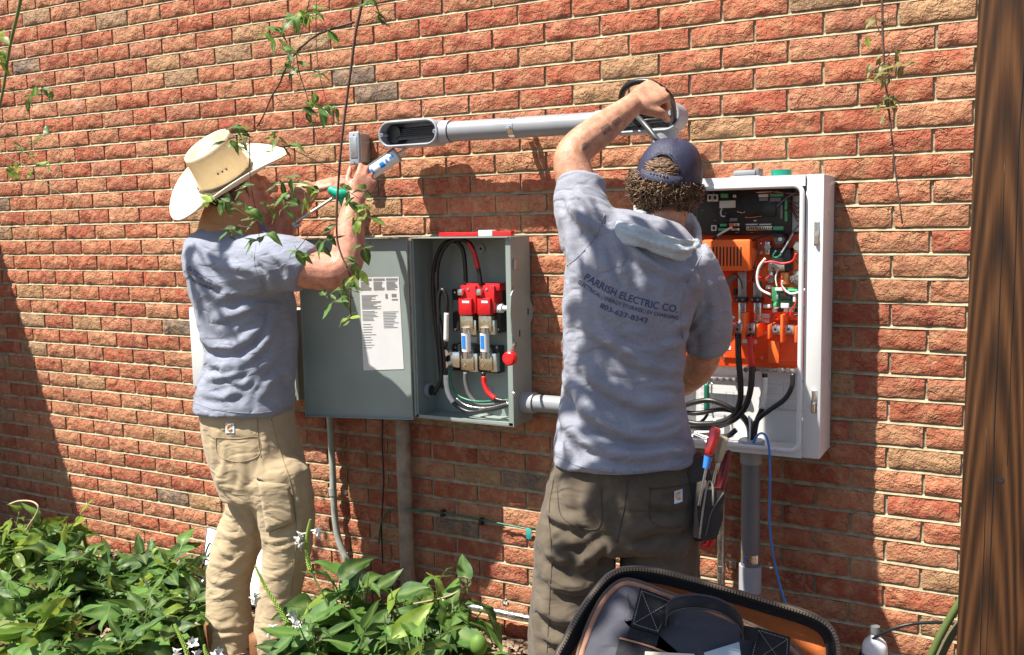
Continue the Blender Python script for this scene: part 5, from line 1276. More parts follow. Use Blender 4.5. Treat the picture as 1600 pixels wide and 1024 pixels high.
seam_on(BT, [(405,755),(420,826),(440,826),(459,814)], 'pocket_stitch', M_THREAD, pk, .0014, 8, .0075)
seam_on(BT, [(402,748),(420,757),(448,762)], 'pocket_opening', MT['black'], pk, .0042, 8, .005)
for q, dv in (((362,1012,LD+.06), (.5,.86,0)), ((431,1012,LD-.07), (.7,.71,0))):
    p = ad(*q); u_ = MB(); s_ = MB(); boot(u_, s_, (p.x, p.y, -.005), dv, 1.05); o = u_.build('boot', M_BOOT, lm, True); s_.build('sole', M_SOLE, o, False)
# straw hat
hb_ = (-Vector((.45, .89, 0))).normalized()
ax = (Vector((0, 0, 1))*.86-HF*.52-HR*.34).normalized()
hfw = (-hb_-ax*(-hb_).dot(ax)).normalized(); hrt = hfw.cross(ax)
HC = ad(355, 280, LD-.03)
straw = pm('cream_straw', (.78,.70,.52), .55, var=.05, vs=25, col2=(.80,.74,.58))
t = straw.node_tree; b = t.nodes['Principled BSDF']; g_ = nd(t, 'ShaderNodeNewGeometry'); wv = nd(t, 'ShaderNodeTexVoronoi', Scale=380.0); t.links.new(g_.outputs['Position'], wv.inputs['Vector'])
bu = nd(t, 'ShaderNodeBump', Strength=.5, Distance=.001); t.links.new(wv.outputs[0], bu.inputs['Height']); t.links.new(bu.outputs[0], b.inputs['Normal'])
def hatp(a, r, h): return HC+hfw*(r[0]*math.cos(a))+hrt*(r[1]*math.sin(a))+ax*h
hat = empty('hat', HC); hat.parent = lm; hat.matrix_parent_inverse = Matrix.Translation(-lm.location)
NA = 56; V = []; F = []; rows = []
for j in range(11):     # brim
    u = j/10; rr = (.108+(.232-.108)*u, .092+(.196-.092)*u)
    rows.append([hatp(a, rr, .004+  .045*abs(math.sin(a))**2.2*u**1.6-.022*abs(math.cos(a))**2.5*u**1.5) for a in np.linspace(0, 2*math.pi, NA+1)[:-1]])
bm_ = MB(); bm_.loft(rows, False); brim = bm_.build('brim', straw, None, True)
brim.parent = lm; brim.matrix_parent_inverse = Matrix.Translation(-lm.location); bpy.data.objects.remove(hat)
brim.name = 'hat_brim'; so = brim.modifiers.new('s', 'SOLIDIFY'); so.thickness = .004
MB().tube(rows[-1], .0032, 6, closed=True).build('brim_edge', straw, brim, True)
rows = []
for j in range(13):     # crown wall, flaring, then the pinched top
    u = j/12; fl = 1-.10*u-.04*math.sin(u*3.14); h = .132*u
    rows.append([hatp(a, (.108*fl*(1-.04*u), .091*fl*(1-.10*u*max(0, math.cos(a)))), h*(1+.06*math.cos(a)*u)) for a in np.linspace(0, 2*math.pi, NA+1)[:-1]])
top = [ (1.0,.132,0), (.985,.140,0), (.95,.144,.0), (.88,.140,.1), (.78,.126,.5), (.66,.112,.9), (.5,.103,1), (.34,.099,1), (.18,.098,1), (.03,.098,1) ]
for k_, h, dn in top[1:]:
    rows.append([hatp(a, (.108*.90*.96*k_, .091*.90*.95*k_*(1-.10*max(0, math.cos(a)))), h*(1+.06*math.cos(a))+dn*.028*(abs(math.cos(a))*.0+(1-abs(math.sin(a)))*.0+ (.55*math.sin(a)**2 if k_ > .3 else 0))) for a in np.linspace(0, 2*math.pi, NA+1)[:-1]])
cr = MB(); cr.loft(rows, False); strawc = straw.copy(); strawc.name = 'shaded_straw_crown'; rc = [n_ for n_ in strawc.node_tree.nodes if n_.type == 'VALTORGB'][0]; rc.color_ramp.elements[0].color = (.70,.53,.30,1); rc.color_ramp.elements[1].color = (.78,.63,.40,1)  # crown copies the brim straw, its shade put into a tanner colour
crown = cr.build('hat_crown', strawc, lm, True)
ci = [hatp(a, (.1095, .0925), .008) for a in np.linspace(0, 2*math.pi, NA+1)[:-1]]; ci2 = [hatp(a, (.1085, .0915), .020) for a in np.linspace(0, 2*math.pi, NA+1)[:-1]]
MB().loft([ci, ci2], False).build('hat_band', pm('dark_brown_band', (.05,.03,.02), .5), crown, True)
for da in (-.16, 0, .16):
    a = math.pi/2+.15+da; MB().ell(hatp(a, (.1035, .0870), .062+.0*da), hfw*.0035, hrt*.0015, ax*.0035, 10, 6).build('eyelet', MT['black'], crown)

# ---------------------------------------------------------------- caulking gun in his hands
cg = empty('caulking_gun', ad(520, 305, LD-.06), 'white caulking gun and tube with green trigger held up by the hatted man', 'caulking gun')
A = ad(457, 351, LD-.03); B = ad(560, 284, LD-.03); C_ = ad(621, 243, LD-.01); Dn = ad(638, 230, LD+.0)
MB().tube([B, C_], .0235, 24).build('sealant_tube', MT['fuse'], cg)
MB().tube([B.lerp(C_, .97), B.lerp(C_, 1.02)], .0255, 24).build('tube_end', MT['pvclight'], cg)
MB().tube([C_, C_.lerp(Dn, .3), Dn], [.010, .008, .004], 14).build('nozzle', MT['fuse'], cg)
MB().tube([B.lerp(A, -.05)-UP*.0, A], .0052, 10).build('push_rod', MT['alu'], cg)
MB().tube([A, A+UP*-.006+RT*.010, A+UP*-.002+RT*.030], .0052, 8, res=4).build('rod_hook', MT['alu'], cg)
MB().tube([B+UP*.024-RT*.012, C_+UP*.026-RT*.012], .003, 8).build('cradle_rail', MT['pvcdark'], cg)
grn = pm('green_plastic_trigger', (.0,.42,.24), .35, var=.05)
gm_ = MB(); gm_.limb([ad(517,297,LD-.04), ad(532,303,LD-.04), ad(548,300,LD-.035), ad(556,288,LD-.03)], [.014,.022,.020,.020], 12)
gm_.limb([ad(530,304,LD-.04), ad(540,325,LD-.03), ad(545,345,LD-.02)], [.014,.011,.009], 10)
gm_.build('trigger_grip', grn, cg, True)
tg = (C_-B).normalized(); u = (-FW-tg*(-FW).dot(tg)).normalized(); v = tg.cross(u)
for t0, t1, a0, a1 in ((.55,.66,-.7,.5), (.70,.75,-.6,.3), (.80,.90,-.4,.1), (.30,.38,-.5,.6)):
    mb = MB(); A_ = [[B.lerp(C_, t)+(u*math.cos(a)+v*math.sin(a))*.0239 for a in np.linspace(a0, a1, 8)] for t in (t0, t1)]
    mb.add(A_[0]+A_[1], [(i, i+1, 9+i, 8+i) for i in range(7)]); mb.build('tube_print', MT['blue'], cg)
# ================================================================ plants
def leaf_mat(name, col, col2, rough=.5):
    m = pm(name, col, rough, var=.16, vs=14, spec=.35, col2=col2); t = m.node_tree; b = t.nodes['Principled BSDF']; L = t.links.new
    oi = nd(t, 'ShaderNodeObjectInfo'); src = b.inputs['Base Color'].links[0].from_socket
    hs = nd(t, 'ShaderNodeHueSaturation'); mr = nd(t, 'ShaderNodeMapRange'); mr.inputs[3].default_value = .5; mr.inputs[4].default_value = 1.55
    L(oi.outputs['Random'], mr.inputs[0]); L(mr.outputs[0], hs.inputs['Value']); L(src, hs.inputs['Color'])
    at_ = nd(t, 'ShaderNodeAttribute'); at_.attribute_name = 'vein'
    mx = nd(t, 'ShaderNodeMix', data_type='RGBA'); L(at_.outputs['Fac'], mx.inputs[0]); L(hs.outputs[0], mx.inputs[6]); mx.inputs[7].default_value = (.16,.24,.07,1); L(mx.outputs[2], b.inputs['Base Color'])
    tr = nd(t, 'ShaderNodeBsdfTranslucent'); h2 = nd(t, 'ShaderNodeHueSaturation'); h2.inputs['Value'].default_value = 2.2; h2.inputs['Hue'].default_value = .485; L(mx.outputs[2], h2.inputs['Color']); L(h2.outputs[0], tr.inputs[0])
    ms = nd(t, 'ShaderNodeMixShader'); ms.inputs[0].default_value = .28; L(b.outputs[0], ms.inputs[1]); L(tr.outputs[0], ms.inputs[2]); L(ms.outputs[0], t.nodes['Material Output'].inputs[0])
    return m
M_LEAF = leaf_mat('glossy_green_leaf', (.043,.110,.019), (.068,.145,.028)); M_LEAFB = leaf_mat('blue_green_leaf', (.032,.085,.022), (.048,.112,.030)); M_LEAFY = leaf_mat('yellow_green_leaf', (.13,.20,.025), (.17,.24,.03))
M_STEM = pm('green_stem', (.09,.13,.035), .6); M_TWIG = pm('brown_vine_stem', (.085,.05,.035), .7, var=.25, vs=40); M_DRY = leaf_mat('dry_vine_leaf', (.13,.105,.035), (.17,.135,.045))
def leaf_mesh(mat, wr=.36, fold=.18, droop=.25, tip=1.0, seed=0):
    rg_ = random.Random(seed); n = 8; V = []; F = []; vein = []
    for i in range(n+1):
        u = i/n; w_ = wr*math.sin(math.pi*u**.82)**.9*(1-.35*u*tip) if 0 < u < 1 else .004
        zc = -droop*u*u+.04*math.sin(u*7+seed); wob = .03*math.sin(u*11+seed*2)
        for s_ in (-1, -.52, 0, .52, 1):
            V.append((u, s_*w_, zc+abs(s_)*w_*fold+(wob*abs(s_) if abs(s_) == 1 else 0)-(.05*w_ if s_ == 0 else 0))); vein.append(.75 if s_ == 0 else (.10 if i % 2 else 0))
    for i in range(n):
        for j in range(4): a = i*5+j; F.append((a, a+1, a+6, a+5))
    b0 = len(V); V += [(-.28, -.012, .03), (-.28, .012, .03), (.03, .014, 0), (.03, -.014, 0)]; F.append((b0, b0+3, b0+2, b0+1)); vein += [.6]*4
    me = bpy.data.meshes.new('leaf'); me.from_pydata(V, [], F); me.materials.append(mat); me.shade_smooth()
    a = me.attributes.new('vein', 'FLOAT', 'POINT'); a.data.foreach_set('value', vein); return me
LEAVES = {k: [leaf_mesh(m, .22+.06*(i % 3), .24-.10*(i % 2), .10+.11*i, 1-.3*(i % 2), i) for i in range(6)] for k, m in (('g', M_LEAF), ('b', M_LEAFB), ('y', M_LEAFY), ('d', M_DRY))}
rp = random.Random(12)
def put_leaf(par, p, d, up, L_, kind, name='leaf'):
    d = Vector(d).normalized(); up = Vector(up); y = up.cross(d)
    if y.length < 1e-4: y = d.orthogonal()
    y.normalize(); z = d.cross(y)
    o = bpy.data.objects.new(name, rp.choice(LEAVES[kind])); COL.objects.link(o); o.parent = par
    Mx = Matrix.Identity(4)
    for i in range(3): Mx[i][0] = d[i]*L_; Mx[i][1] = y[i]*L_; Mx[i][2] = z[i]*L_; Mx[i][3] = p[i]-par.location[i]
    o.matrix_basis = Mx; return o
def bush(loc, R, H, nst, per, label, kinds='gggbby', L_=.085, lean=(0, 0), group='leafy garden plants along the wall', spread=1.0):
    loc = Vector(loc); e = empty('leafy_plant', loc, label, 'plant', group); st = MB(); cnt = 0
    for s_ in range(nst):
        a = rp.uniform(0, 6.283); rr = R*math.sqrt(rp.random())*spread; h = H*rp.choice((rp.uniform(.45, .8), rp.uniform(.8, 1.1)))*(1-.35*(rr/R)**2)
        base = loc+Vector((math.cos(a)*rr*.35, math.sin(a)*rr*.35, -.02)); topp = loc+Vector((math.cos(a)*rr+lean[0], math.sin(a)*rr+lean[1], h))
        mid = base.lerp(topp, .5)+Vector((rp.gauss(0, .02), rp.gauss(0, .02), .05))
        P = catmull([base, mid, topp], 6); P = [Vector(p) for p in P]; st.tube(P, [.0042*(1-.6*i/len(P)) for i in range(len(P))], 5)
        a0 = rp.uniform(0, 6.28)
        for k in range(per):
            t = .30+.70*(k+.6)/per; q = P[min(len(P)-1, int(t*(len(P)-1)))]
            az = a0+k*2.4+rp.gauss(0, .25); el = rp.uniform(-.75, .75)+.6*(t > .9)
            d = Vector((math.cos(az)*math.cos(el), math.sin(az)*math.cos(el), math.sin(el)))
            l = L_*rp.uniform(.5, 1.35)*(1 if t < .9 else .75)
            pe = q+d*.018; put_leaf(e, pe, d, Vector((rp.gauss(0, .55), rp.gauss(0, .55), 1)), l, 'd' if rp.random() < .010 else 'y' if rp.random() < .10 and t > .8 else rp.choice(kinds)); cnt += 1
    st.build('stem', M_STEM, e, True); return e
def pl_at(x, y, h, Y): p = at(x, y, Y); return Vector((p.x, Y, 0)), p.z
spec = [ # picture x, picture y of the top, distance from the wall, radius, stems, leaves per stem, label
 (30, 800, -.45, .30, 20, 9, 'tallest leafy green plant at the left edge of the bed', 'ggyby'),
 (95, 868, -.62, .26, 17, 9, 'leafy plant in shade left of the middle of the left bed', 'gbbg'),
 (165, 862, -.42, .24, 17, 9, 'leafy plant against the wall in the middle of the left bed', 'bbgg'),
 (238, 858, -.36, .19, 15, 9, 'leafy plant just left of the white leaning panel', 'gbby'),
 (262, 915, -.62, .15, 12, 9, 'low leafy plant touching the khaki trouser leg', 'gggb'),
 (190, 945, -.85, .24, 17, 8, 'broad leafy plant at the front of the left bed', 'gggb'),
 (60, 960, -.95, .24, 16, 10, 'low bright leafy plant in the bottom left corner', 'ggyy')]
for x, y, Y, R0, ns, per, lab, kd in spec:
    b0, h = pl_at(x, y, 0, Y); bush(b0, R0, max(.18, h), ns, per, lab, kd, .118)
b0, h = pl_at(585, 870, 0, -.62); bush(b0, .21, h, 20, 9, 'dense broad-leaved plant between the two people below the brown pipe', 'ggbbg', .125)
b0, h = pl_at(690, 905, 0, -.42); bush(b0, .17, h, 15, 9, 'broad-leaved plant right of the brown pipe beside the low conduit', 'gbyg', .12)
b0, h = pl_at(520, 935, 0, -.85); bush(b0, .19, h, 16, 9, 'low dark-leaved plant right of the khaki trousers', 'bbg', .12)
b0, h = pl_at(640, 955, 0, -.90); bush(b0, .18, h, 15, 9, 'broad-leaved plant at the bottom centre of the photo', 'gbg', .12)
# white flower spikes
M_PETAL = pm('white_petal', (.80,.80,.78), .6, var=.04); M_BUD = pm('green_bud', (.22,.34,.05), .6, var=.2, vs=60)
def petal():
    me = MB(); rings = []
    for u, r in ((0,.07),(.35,.11),(.6,.20),(.8,.36),(.92,.52),(.98,.62)):
        rings.append([(u+(.10*math.sin(5*a+1) if u > .7 else 0), r*(1+.28*math.cos(5*a)*(u > .5))*math.cos(a), r*(1+.28*math.cos(5*a)*(u > .5))*math.sin(a)*(.8 if math.sin(a) > 0 else 1.2)) for a in np.linspace(0, 2*math.pi, 26)[:-1]])
    me.loft(rings, False); m = me.mesh('flower'); m.materials.append(M_PETAL); m.shade_smooth(); return m
PET = petal()
def spike(pts, Y, label, flowers, bud0=.0, bud1=1.0, nb=46):
    P = [Vector(p) for p in catmull(pw(pts, Y), 8)]; base = P[0]; e = empty('flower_spike', base, label, 'flower', 'white flower spikes in the garden bed')
    MB().tube(P, .0030, 6).build('stem', M_STEM, e, True); bd = MB()
    for k in range(nb):
        t = bud0+(bud1-bud0)*k/nb; i = min(len(P)-2, int(t*(len(P)-1))); p = P[i].lerp(P[i+1], t*(len(P)-1)-i); tg = (P[i+1]-P[i]).normalized(); u = tg.orthogonal().normalized(); v = tg.cross(u)
        for q in range(4):
            a = q*1.571+k*.8; n = (u*math.cos(a)+v*math.sin(a)+tg*.9).normalized(); s_ = .0046*(1.15-.6*(k/nb)); bd.ell(p+n*s_*1.0, n*s_*1.25, n.orthogonal().normalized()*s_*.6, n.cross(n.orthogonal()).normalized()*s_*.6, 6, 4)
    bd.build('buds', M_BUD, e, True)
    for (x, y, dx, dy) in [q for f_ in flowers for q in (f_, (f_[0]+rp.uniform(-5, 5), f_[1]+rp.uniform(3, 9), f_[2]+rp.gauss(0, .5), f_[3]+rp.gauss(0, .5)))]:
        p = at(x, y, Y); d = (RT*dx-UP*dy-FW*.35).normalized(); o = bpy.data.objects.new('flower', PET); COL.objects.link(o); o.parent = e
        yv = Vector((0,0,1)).cross(d).normalized(); z = d.cross(yv); Mx = Matrix.Identity(4); L_ = .024
        for i in range(3): Mx[i][0] = d[i]*L_; Mx[i][1] = yv[i]*L_; Mx[i][2] = z[i]*L_; Mx[i][3] = p[i]-e.location[i]
        o.matrix_basis = Mx
    return e
spike([(520,965),(505,930),(492,905),(482,880),(479,850),(481,830),(485,812)], -.78, 'tall white flower spike rising in front of the khaki trousers', [(478,833,-1,.2),(474,838,-1,.5),(486,829,1,-.1)], .42, 1.0)
spike([(490,1040),(470,1005),(450,975),(432,945),(415,918),(405,898),(399,885)], -.85, 'leaning white flower spike crossing the lower trouser leg', [(408,926,-1,.2),(403,931,-1,.6),(448,962,.9,-.5),(433,976,-1,.4),(452,990,.7,.2),(440,1004,-1,.5),(462,1010,.8,.2),(456,978,.8,0),(470,1018,.7,.4)], .15, 1.0, 60)
spike([(300,1050),(292,1020),(284,1000),(277,985),(273,976)], -.98, 'short white flower spike at the bottom left of the boots', [(296,1008,.6,-.6),(284,1014,-.8,.2),(300,1018,.8,.1),(290,1022,-.2,.8)], .2, 1.0, 30)
spike([(330,1050),(326,1032),(321,1018),(319,1008)], -.98, 'tiny white flower spike below the boots at the bottom edge', [(334,1022,.7,-.4)], .3, 1.0, 14)
# dry stalk on the left bed
wire('dry_stalk', [(15,788),(30,783),(50,784),(60,793),(54,808),(47,818),(40,830)], -.5, .0035, pm('straw_stalk', (.45,.36,.22), .8)); tag(bpy.data.objects['dry_stalk'], 'dry bent straw stalk above the left bed', 'stalk')
wire('curled_tendril', [(640,945,-.5),(690,935,-.45),(715,925,-.42),(730,912,-.4),(727,902,-.4),(719,905,-.4),(723,918,-.4),(735,915,-.4),(733,905,-.4),(715,902,-.42)], 0, .0028, pm('tan_tendril', (.34,.25,.15), .7)); tag(bpy.data.objects['curled_tendril'], 'curled tan tendril looping beside the centre plant', 'tendril')
pd = MB(); c = at(748, 1008, -.55); pd.ell(c, RT*.028, HF*.026, Vector((0, 0, .034)))
gp = pd.build('green_seed_pod', leaf_mat('pod_green', (.14,.26,.05), (.18,.32,.07)), None, True, 'round green seed pod at the right of the centre plant', 'seed pod')

# ---------------------------------------------------------------- hanging vines
def vine(label, stems, clusters, Y, kinds='gbg', L_=.042, smat=None, lk=None):
    e = empty('hanging_vine', pw([stems[0][0][0]], Y)[0], label, 'vine', 'vine shoots hanging from above')
    for pts, r in stems: MB().tube(pw(pts, Y), [r*(1-.5*i/len(pts)) for i in range(len(pts))], 6, res=6).build('stem', smat or M_TWIG, e, True)
    for (x, y, n, sp, kd) in clusters:
        for k in range(max(1, int(n*.95))):
            q = at(x+rp.gauss(0, sp*.6), y+rp.gauss(0, sp*.6), Y+rp.gauss(0, .03)); a = rp.uniform(0, 6.28); d = RT*math.cos(a)+UP*(math.sin(a)*.7-.35)-FW*rp.uniform(-.5, .6)
            put_leaf(e, q, d, Vector((rp.gauss(0, .4), -.5, 1)), L_*rp.uniform(.65, 1.2), kd or rp.choice(kinds))
    return e
VY = -.95
vine('long leafy vine hanging across the hat and raised arm', [
  ([(570,-120),(567,-10),(556,50),(548,110),(540,170),(533,230),(530,270),(527,310),(526,345),(527,375),(534,400),(545,425),(548,450),(547,480),(550,500)], .0042),
  ([(553,35),(520,45),(495,55),(470,75),(450,100),(437,130),(425,150),(412,180),(402,198)], .0036),
  ([(427,148),(440,160),(452,170)], .0016), ([(463,85),(468,115),(478,145),(483,165),(490,200),(497,222)], .0016), ([(494,0),(494,60),(498,110),(510,160)], .0014), ([(485,-10),(478,25),(468,60)], .0014),
  ([(390,215),(390,250),(392,290),(400,330),(404,350),(405,380)], .0016), ([(372,352),(385,355),(400,350),(402,340)], .0014), ([(530,290),(545,300),(560,310)], .0014), ([(528,345),(500,350),(460,395)], .0014), ([(440,225),(470,240),(500,255),(530,270)], .0013), ([(548,430),(560,400),(575,392)], .0012)],
 [(480,22,13,14,'y'),(470,30,9,14,None),(495,12,6,10,None),(415,42,4,8,None),(435,65,4,8,None),(580,8,9,11,None),(590,30,4,6,None),(455,102,9,8,None),(440,75,4,7,None),(485,175,9,13,None),(520,172,6,8,None),(488,120,3,6,None),(500,115,3,5,None),(510,55,3,5,None),
  (375,205,7,8,None),(370,222,9,12,None),(388,212,5,8,'y'),(430,215,6,10,'y'),(440,235,5,8,None),(375,290,5,8,'b'),(350,310,8,11,None),(330,318,6,9,'y'),(362,320,6,9,'b'),(385,322,5,9,None),(412,330,5,8,None),(445,305,9,13,None),(465,290,7,10,None),(490,296,8,11,'y'),(475,320,4,8,None),
  (362,358,6,9,None),(405,372,6,9,None),(400,345,3,5,None),(552,306,6,8,'b'),(570,300,5,7,None),(562,340,10,11,'y'),(572,330,5,9,'y'),(540,322,4,7,None),(500,380,6,9,None),(470,392,6,10,None),(515,372,5,8,None),(450,325,4,6,None),
  (572,390,5,8,None),(560,408,4,6,None),(545,445,8,11,None),(520,460,6,9,None),(555,430,4,7,'y'),(549,497,5,5,'y'),(535,465,4,6,None)], VY)
vine('leafy vine shoot at the left edge of the photo', [([(40,-40),(28,20),(15,75),(5,140),(-8,200)], .0065), ([(-5,235),(20,250),(45,262),(70,285),(100,305),(140,318)], .0020), ([(5,140),(40,148),(60,145),(80,120)], .0018)],
 [(60,143,7,9,'b'),(88,142,3,5,'b'),(50,150,4,6,'b'),(25,225,5,8,'b'),(45,232,5,9,'b'),(70,212,5,7,'b'),(78,255,4,8,None),(15,262,6,8,'y'),(52,258,5,7,'y'),(2,85,5,6,'y'),(0,55,3,5,'y')], -.75, L_=.044, smat=M_STEM)
vine('withered vine shoot hanging at the upper right of the wall', [([(1378,-40),(1379,40),(1381,90),(1385,140),(1392,200),(1398,260),(1410,350)], .0030), ([(1384,90),(1405,70),(1430,50),(1465,40)], .0014), ([(1380,100),(1365,110),(1350,120)], .0016), ([(1380,60),(1370,40),(1368,20)], .0016)],
 [(1376,95,9,10,'d'),(1398,100,7,9,'d'),(1385,120,9,12,'d'),(1372,30,5,8,'d'),(1378,165,7,8,'d'),(1395,150,5,7,'d'),(1362,120,5,9,'d'),(1410,105,3,5,'d'),(1360,75,2,4,'y'),(1378,185,3,4,'d'),(1395,85,4,6,'d')], -.55, L_=.030)
# ================================================================ open tool bag in front
bag = empty('tool_bag', ad(1090, 1300, 1.7), 'open grey and orange tool bag with black zip rim and carry handle', 'bag')
BD = 1.60
M_BAGG = fabric('grey_nylon', (.060,.061,.078), 500, var=.1, rough=.75); M_BAGB = fabric('black_webbing', (.016,.017,.020), 420, var=.15, rough=.7, bump=.001); M_BAGO = fabric('orange_lining', (.50,.135,.035), 500, var=.08, rough=.7); M_PIPE = fabric('faded_pink_piping', (.36,.185,.125), 500, var=.08, rough=.7)
tilt = .30    # the panel leans back from the viewer
def bp(x, y, dd=0.0):
    return ad(x, y, BD+dd+(1024-y)*.00055)
OUT = [(866,1030),(880,1000),(902,958),(930,918),(955,894),(985,886),(1030,890),(1090,905),(1150,922),(1210,940),(1262,956),(1294,974),(1309,998),(1313,1030),(1316,1100),(1310,1250),(1290,1290),(1090,1300),(900,1290),(866,1250),(858,1100)]
Q = [tuple(p) for p in catmull(OUT, 4, True)]
cx_, cy_ = 1090, 1090
def inset(P, k, kx=None):
    out = []; n = len(P)
    for i in range(n):
        a = np.array(P[i-1]); b = np.array(P[(i+1) % n]); t = (b-a)/np.hypot(*(b-a)); out.append((P[i][0]-t[1]*k, P[i][1]+t[0]*k))
    return out
n = len(Q); mb = MB()
ri = [[bp(x, y, d) for x, y in inset(Q, k)] for k, d in ((6, .26), (-1, .24), (-2, .13), (0, .02), (2, -.004), (8, -.002), (10, .02))]
mb.loft(ri, False); b0 = len(mb.v)
mb.add(ri[0], [tuple(range(n-1, -1, -1))])
mb.build('bag_shell', M_BAGB, bag, True)
zi = [bp(x, y, -.012) for x, y in inset(Q, 3)]
zp = MB(); zp.tube(zi, .0032, 6, closed=True); zt = zp.build('zip_tape', pm('zip_tape', (.10,.075,.05), .6), bag, True)
# zip teeth
th = MB(); dist = 0; step = .0052; acc = 0
for i in range(n):
    a, b = zi[i], zi[(i+1) % n]; L_ = (b-a).length; tg = (b-a).normalized(); s_ = step-acc
    while s_ < L_:
        p = a+tg*s_+(-FW)*.003
        u = tg.cross(FW).normalized(); V = [p+tg*x*.0014+u*y*.0026+FW*z*.0016 for x in (-1,1) for y in (-1,1) for z in (-1,1)]
        if pjn(np.array([p]))[0][1] < 1060: th.add(V, [(0,1,3,2),(4,6,7,5),(0,4,5,1),(2,3,7,6),(0,2,6,4),(1,5,7,3)])
        s_ += step
    acc = (acc+L_) % step
th.build('zip_teeth', pm('zip_brass_dull', (.25,.20,.15), .45, .6), zt, False)
l1 = MB(); rl = [[bp(x, y, d) for x, y in inset(Q, k)] for k, d in ((9, .012), (17, .020), (22, .030))]; l1.loft(rl, False); l1.build('rim_padding', M_BAGB, bag, True)
lo = MB(); rl = [bp(x, y, .034) for x, y in inset(Q, 21)]; c = bp(cx_, cy_, .045); lo.add(rl+[c], [(i, (i+1) % n, n) for i in range(n)]); lo.build('orange_lining', M_BAGO, bag, True)
# inner pocket panel with piping
INN = [(905,1040),(915,1000),(930,962),(948,932),(968,914),(990,912),(1040,930),(1100,951),(1165,978),(1222,1004),(1252,1030),(1262,1060),(1270,1120),(1285,1240),(1260,1262),(1090,1270),(925,1262),(905,1200),(900,1120)]
I2 = [tuple(p) for p in catmull(INN, 4, True)]; m_ = len(I2)
ip = MB(); rings = [[bp(x, y, d) for x, y in inset(I2, k)] for k, d in ((0, .030), (1, -.002), (8, -.014), (24, -.024), (60, -.030))]; ip.loft(rings, False); ip.add(rings[-1], [tuple(range(m_))])
ipm = ip.mesh('pocket_panel'); folds(ipm, [([(930,1000),(960,985),(985,990)],6,.006)], .004, (14, 14, 14), 5); inner = link('pocket_panel', ipm, M_BAGG, bag, True)
MB().tube([bp(x, y, -.004) for x, y in inset(I2, 1)], .0050, 8, closed=True).build('piping', M_PIPE, inner, True)
MB().tube([bp(x, y, .004) for x, y in inset(I2, -5)], .0038, 8, closed=True).build('piping', pm('brown_piping', (.16,.11,.08), .7), inner, True)
def quad(c4, dd, th_, mat, name, par, nn=6):
    V = []; F = []; c = [np.array(p, float) for p in c4]
    for k, d in ((0, dd), (1, dd+th_)):
        for j in range(nn+1):
            for i in range(nn+1):
                s_, t = i/nn, j/nn; q = (c[0]*(1-s_)+c[1]*s_)*(1-t)+(c[3]*(1-s_)+c[2]*s_)*t; V.append(bp(q[0], q[1], d-(.003*math.sin(s_*3.14)*math.sin(t*3.14) if k == 0 else 0)))
    N = (nn+1)**2
    for j in range(nn):
        for i in range(nn): a = j*(nn+1)+i; F.append((a, a+1, a+nn+2, a+nn+1))
    ed = [i for i in range(nn+1)]+[(j+1)*(nn+1)-1 for j in range(1, nn+1)]+[nn*(nn+1)+i for i in range(nn-1, -1, -1)]+[j*(nn+1) for j in range(nn-1, 0, -1)]
    for i in range(len(ed)): a, b = ed[i], ed[(i+1) % len(ed)]; F.append((a, N+a, N+b, b))
    return MB().add(V, F).build(name, mat, par, 40)
def xst(c4, dd, par):
    c = [np.array(p, float) for p in c4]; ctr = sum(c)/4; c = [ctr+(p-ctr)*.86 for p in c]; mb = MB()
    for a, b in ((0,1),(1,2),(2,3),(3,0),(0,2),(1,3)):
        nn = max(4, int(np.hypot(*(c[b]-c[a]))/4))
        for k in range(nn):
            p, q = c[a]+(c[b]-c[a])*(k/nn), c[a]+(c[b]-c[a])*((k+.62)/nn); mb.tube([bp(p[0], p[1], dd), bp(q[0], q[1], dd)], .0007, 4)
    mb.build('stitching', pm('pale_stitching', (.20,.19,.17), .8), par, False)
pA = [(1000,918),(1053,938),(1030,992),(985,978)]; pB = [(1182,980),(1235,996),(1232,1050),(1168,1040)]
for c4 in (pA, pB): q = quad(c4, -.040, .008, M_BAGB, 'handle_patch', bag); xst(c4, -.0445, q)
quad([(985,979),(1030,993),(1026,1010),(978,996)], -.037, .008, M_BAGB, 'webbing', bag)
# carry handle: a broad strap arching towards the viewer
hl = [(1040,968,-.045),(1044,952,-.065),(1060,943,-.085),(1088,940,-.095),(1120,946,-.095),(1146,960,-.085),(1158,976,-.065),(1162,990,-.05)]
H = catmull(hl, 5); V = []; F = []
for i, p in enumerate(H):
    wd = 12.5
    nx, ny = -.25, 1.0
    for s_, e_ in ((-1,0),(-.6,-.006),(0,-.008),(.6,-.006),(1,0)):
        V.append(bp(p[0]+nx*0, p[1]+s_*wd, p[2]+e_))
for i in range(len(H)-1):
    for j in range(4): a = i*5+j; F.append((a, a+1, a+6, a+5))
ho = MB().add(V, F).build('carry_handle', M_BAGB, bag, True); so = ho.modifiers.new('s', 'SOLIDIFY'); so.thickness = .006
for s_ in (-10, 10): MB().tube([bp(p[0], p[1]+s_, p[2]-.006) for p in H], .0009, 4).build('stitching', M_BAGG, ho, True)
for a, b in (((1030,960),(1046,966)), ((1156,984),(1185,990))):
    quad([(a[0], a[1]-8), (b[0], b[1]-8), (b[0], b[1]+14), (a[0], a[1]+14)], -.048, .010, M_BAGB, 'handle_end', bag, 3)
quad([(968,998),(1020,1012),(1020,1060),(955,1050)], -.034, .006, M_BAGB, 'side_pocket', bag)
pt = MB().tube([bp(x, y, -.036) for x, y in ((968,997),(995,1004),(1021,1012),(1045,1022))], .0018, 5).build('pocket_edge', M_PIPE, bag, True)
quad([(1100,1020),(1155,1003),(1160,1045),(1105,1052)], -.040, .004, pm('pale_blue_label', (.38,.46,.52), .5), 'label_flap', bag)
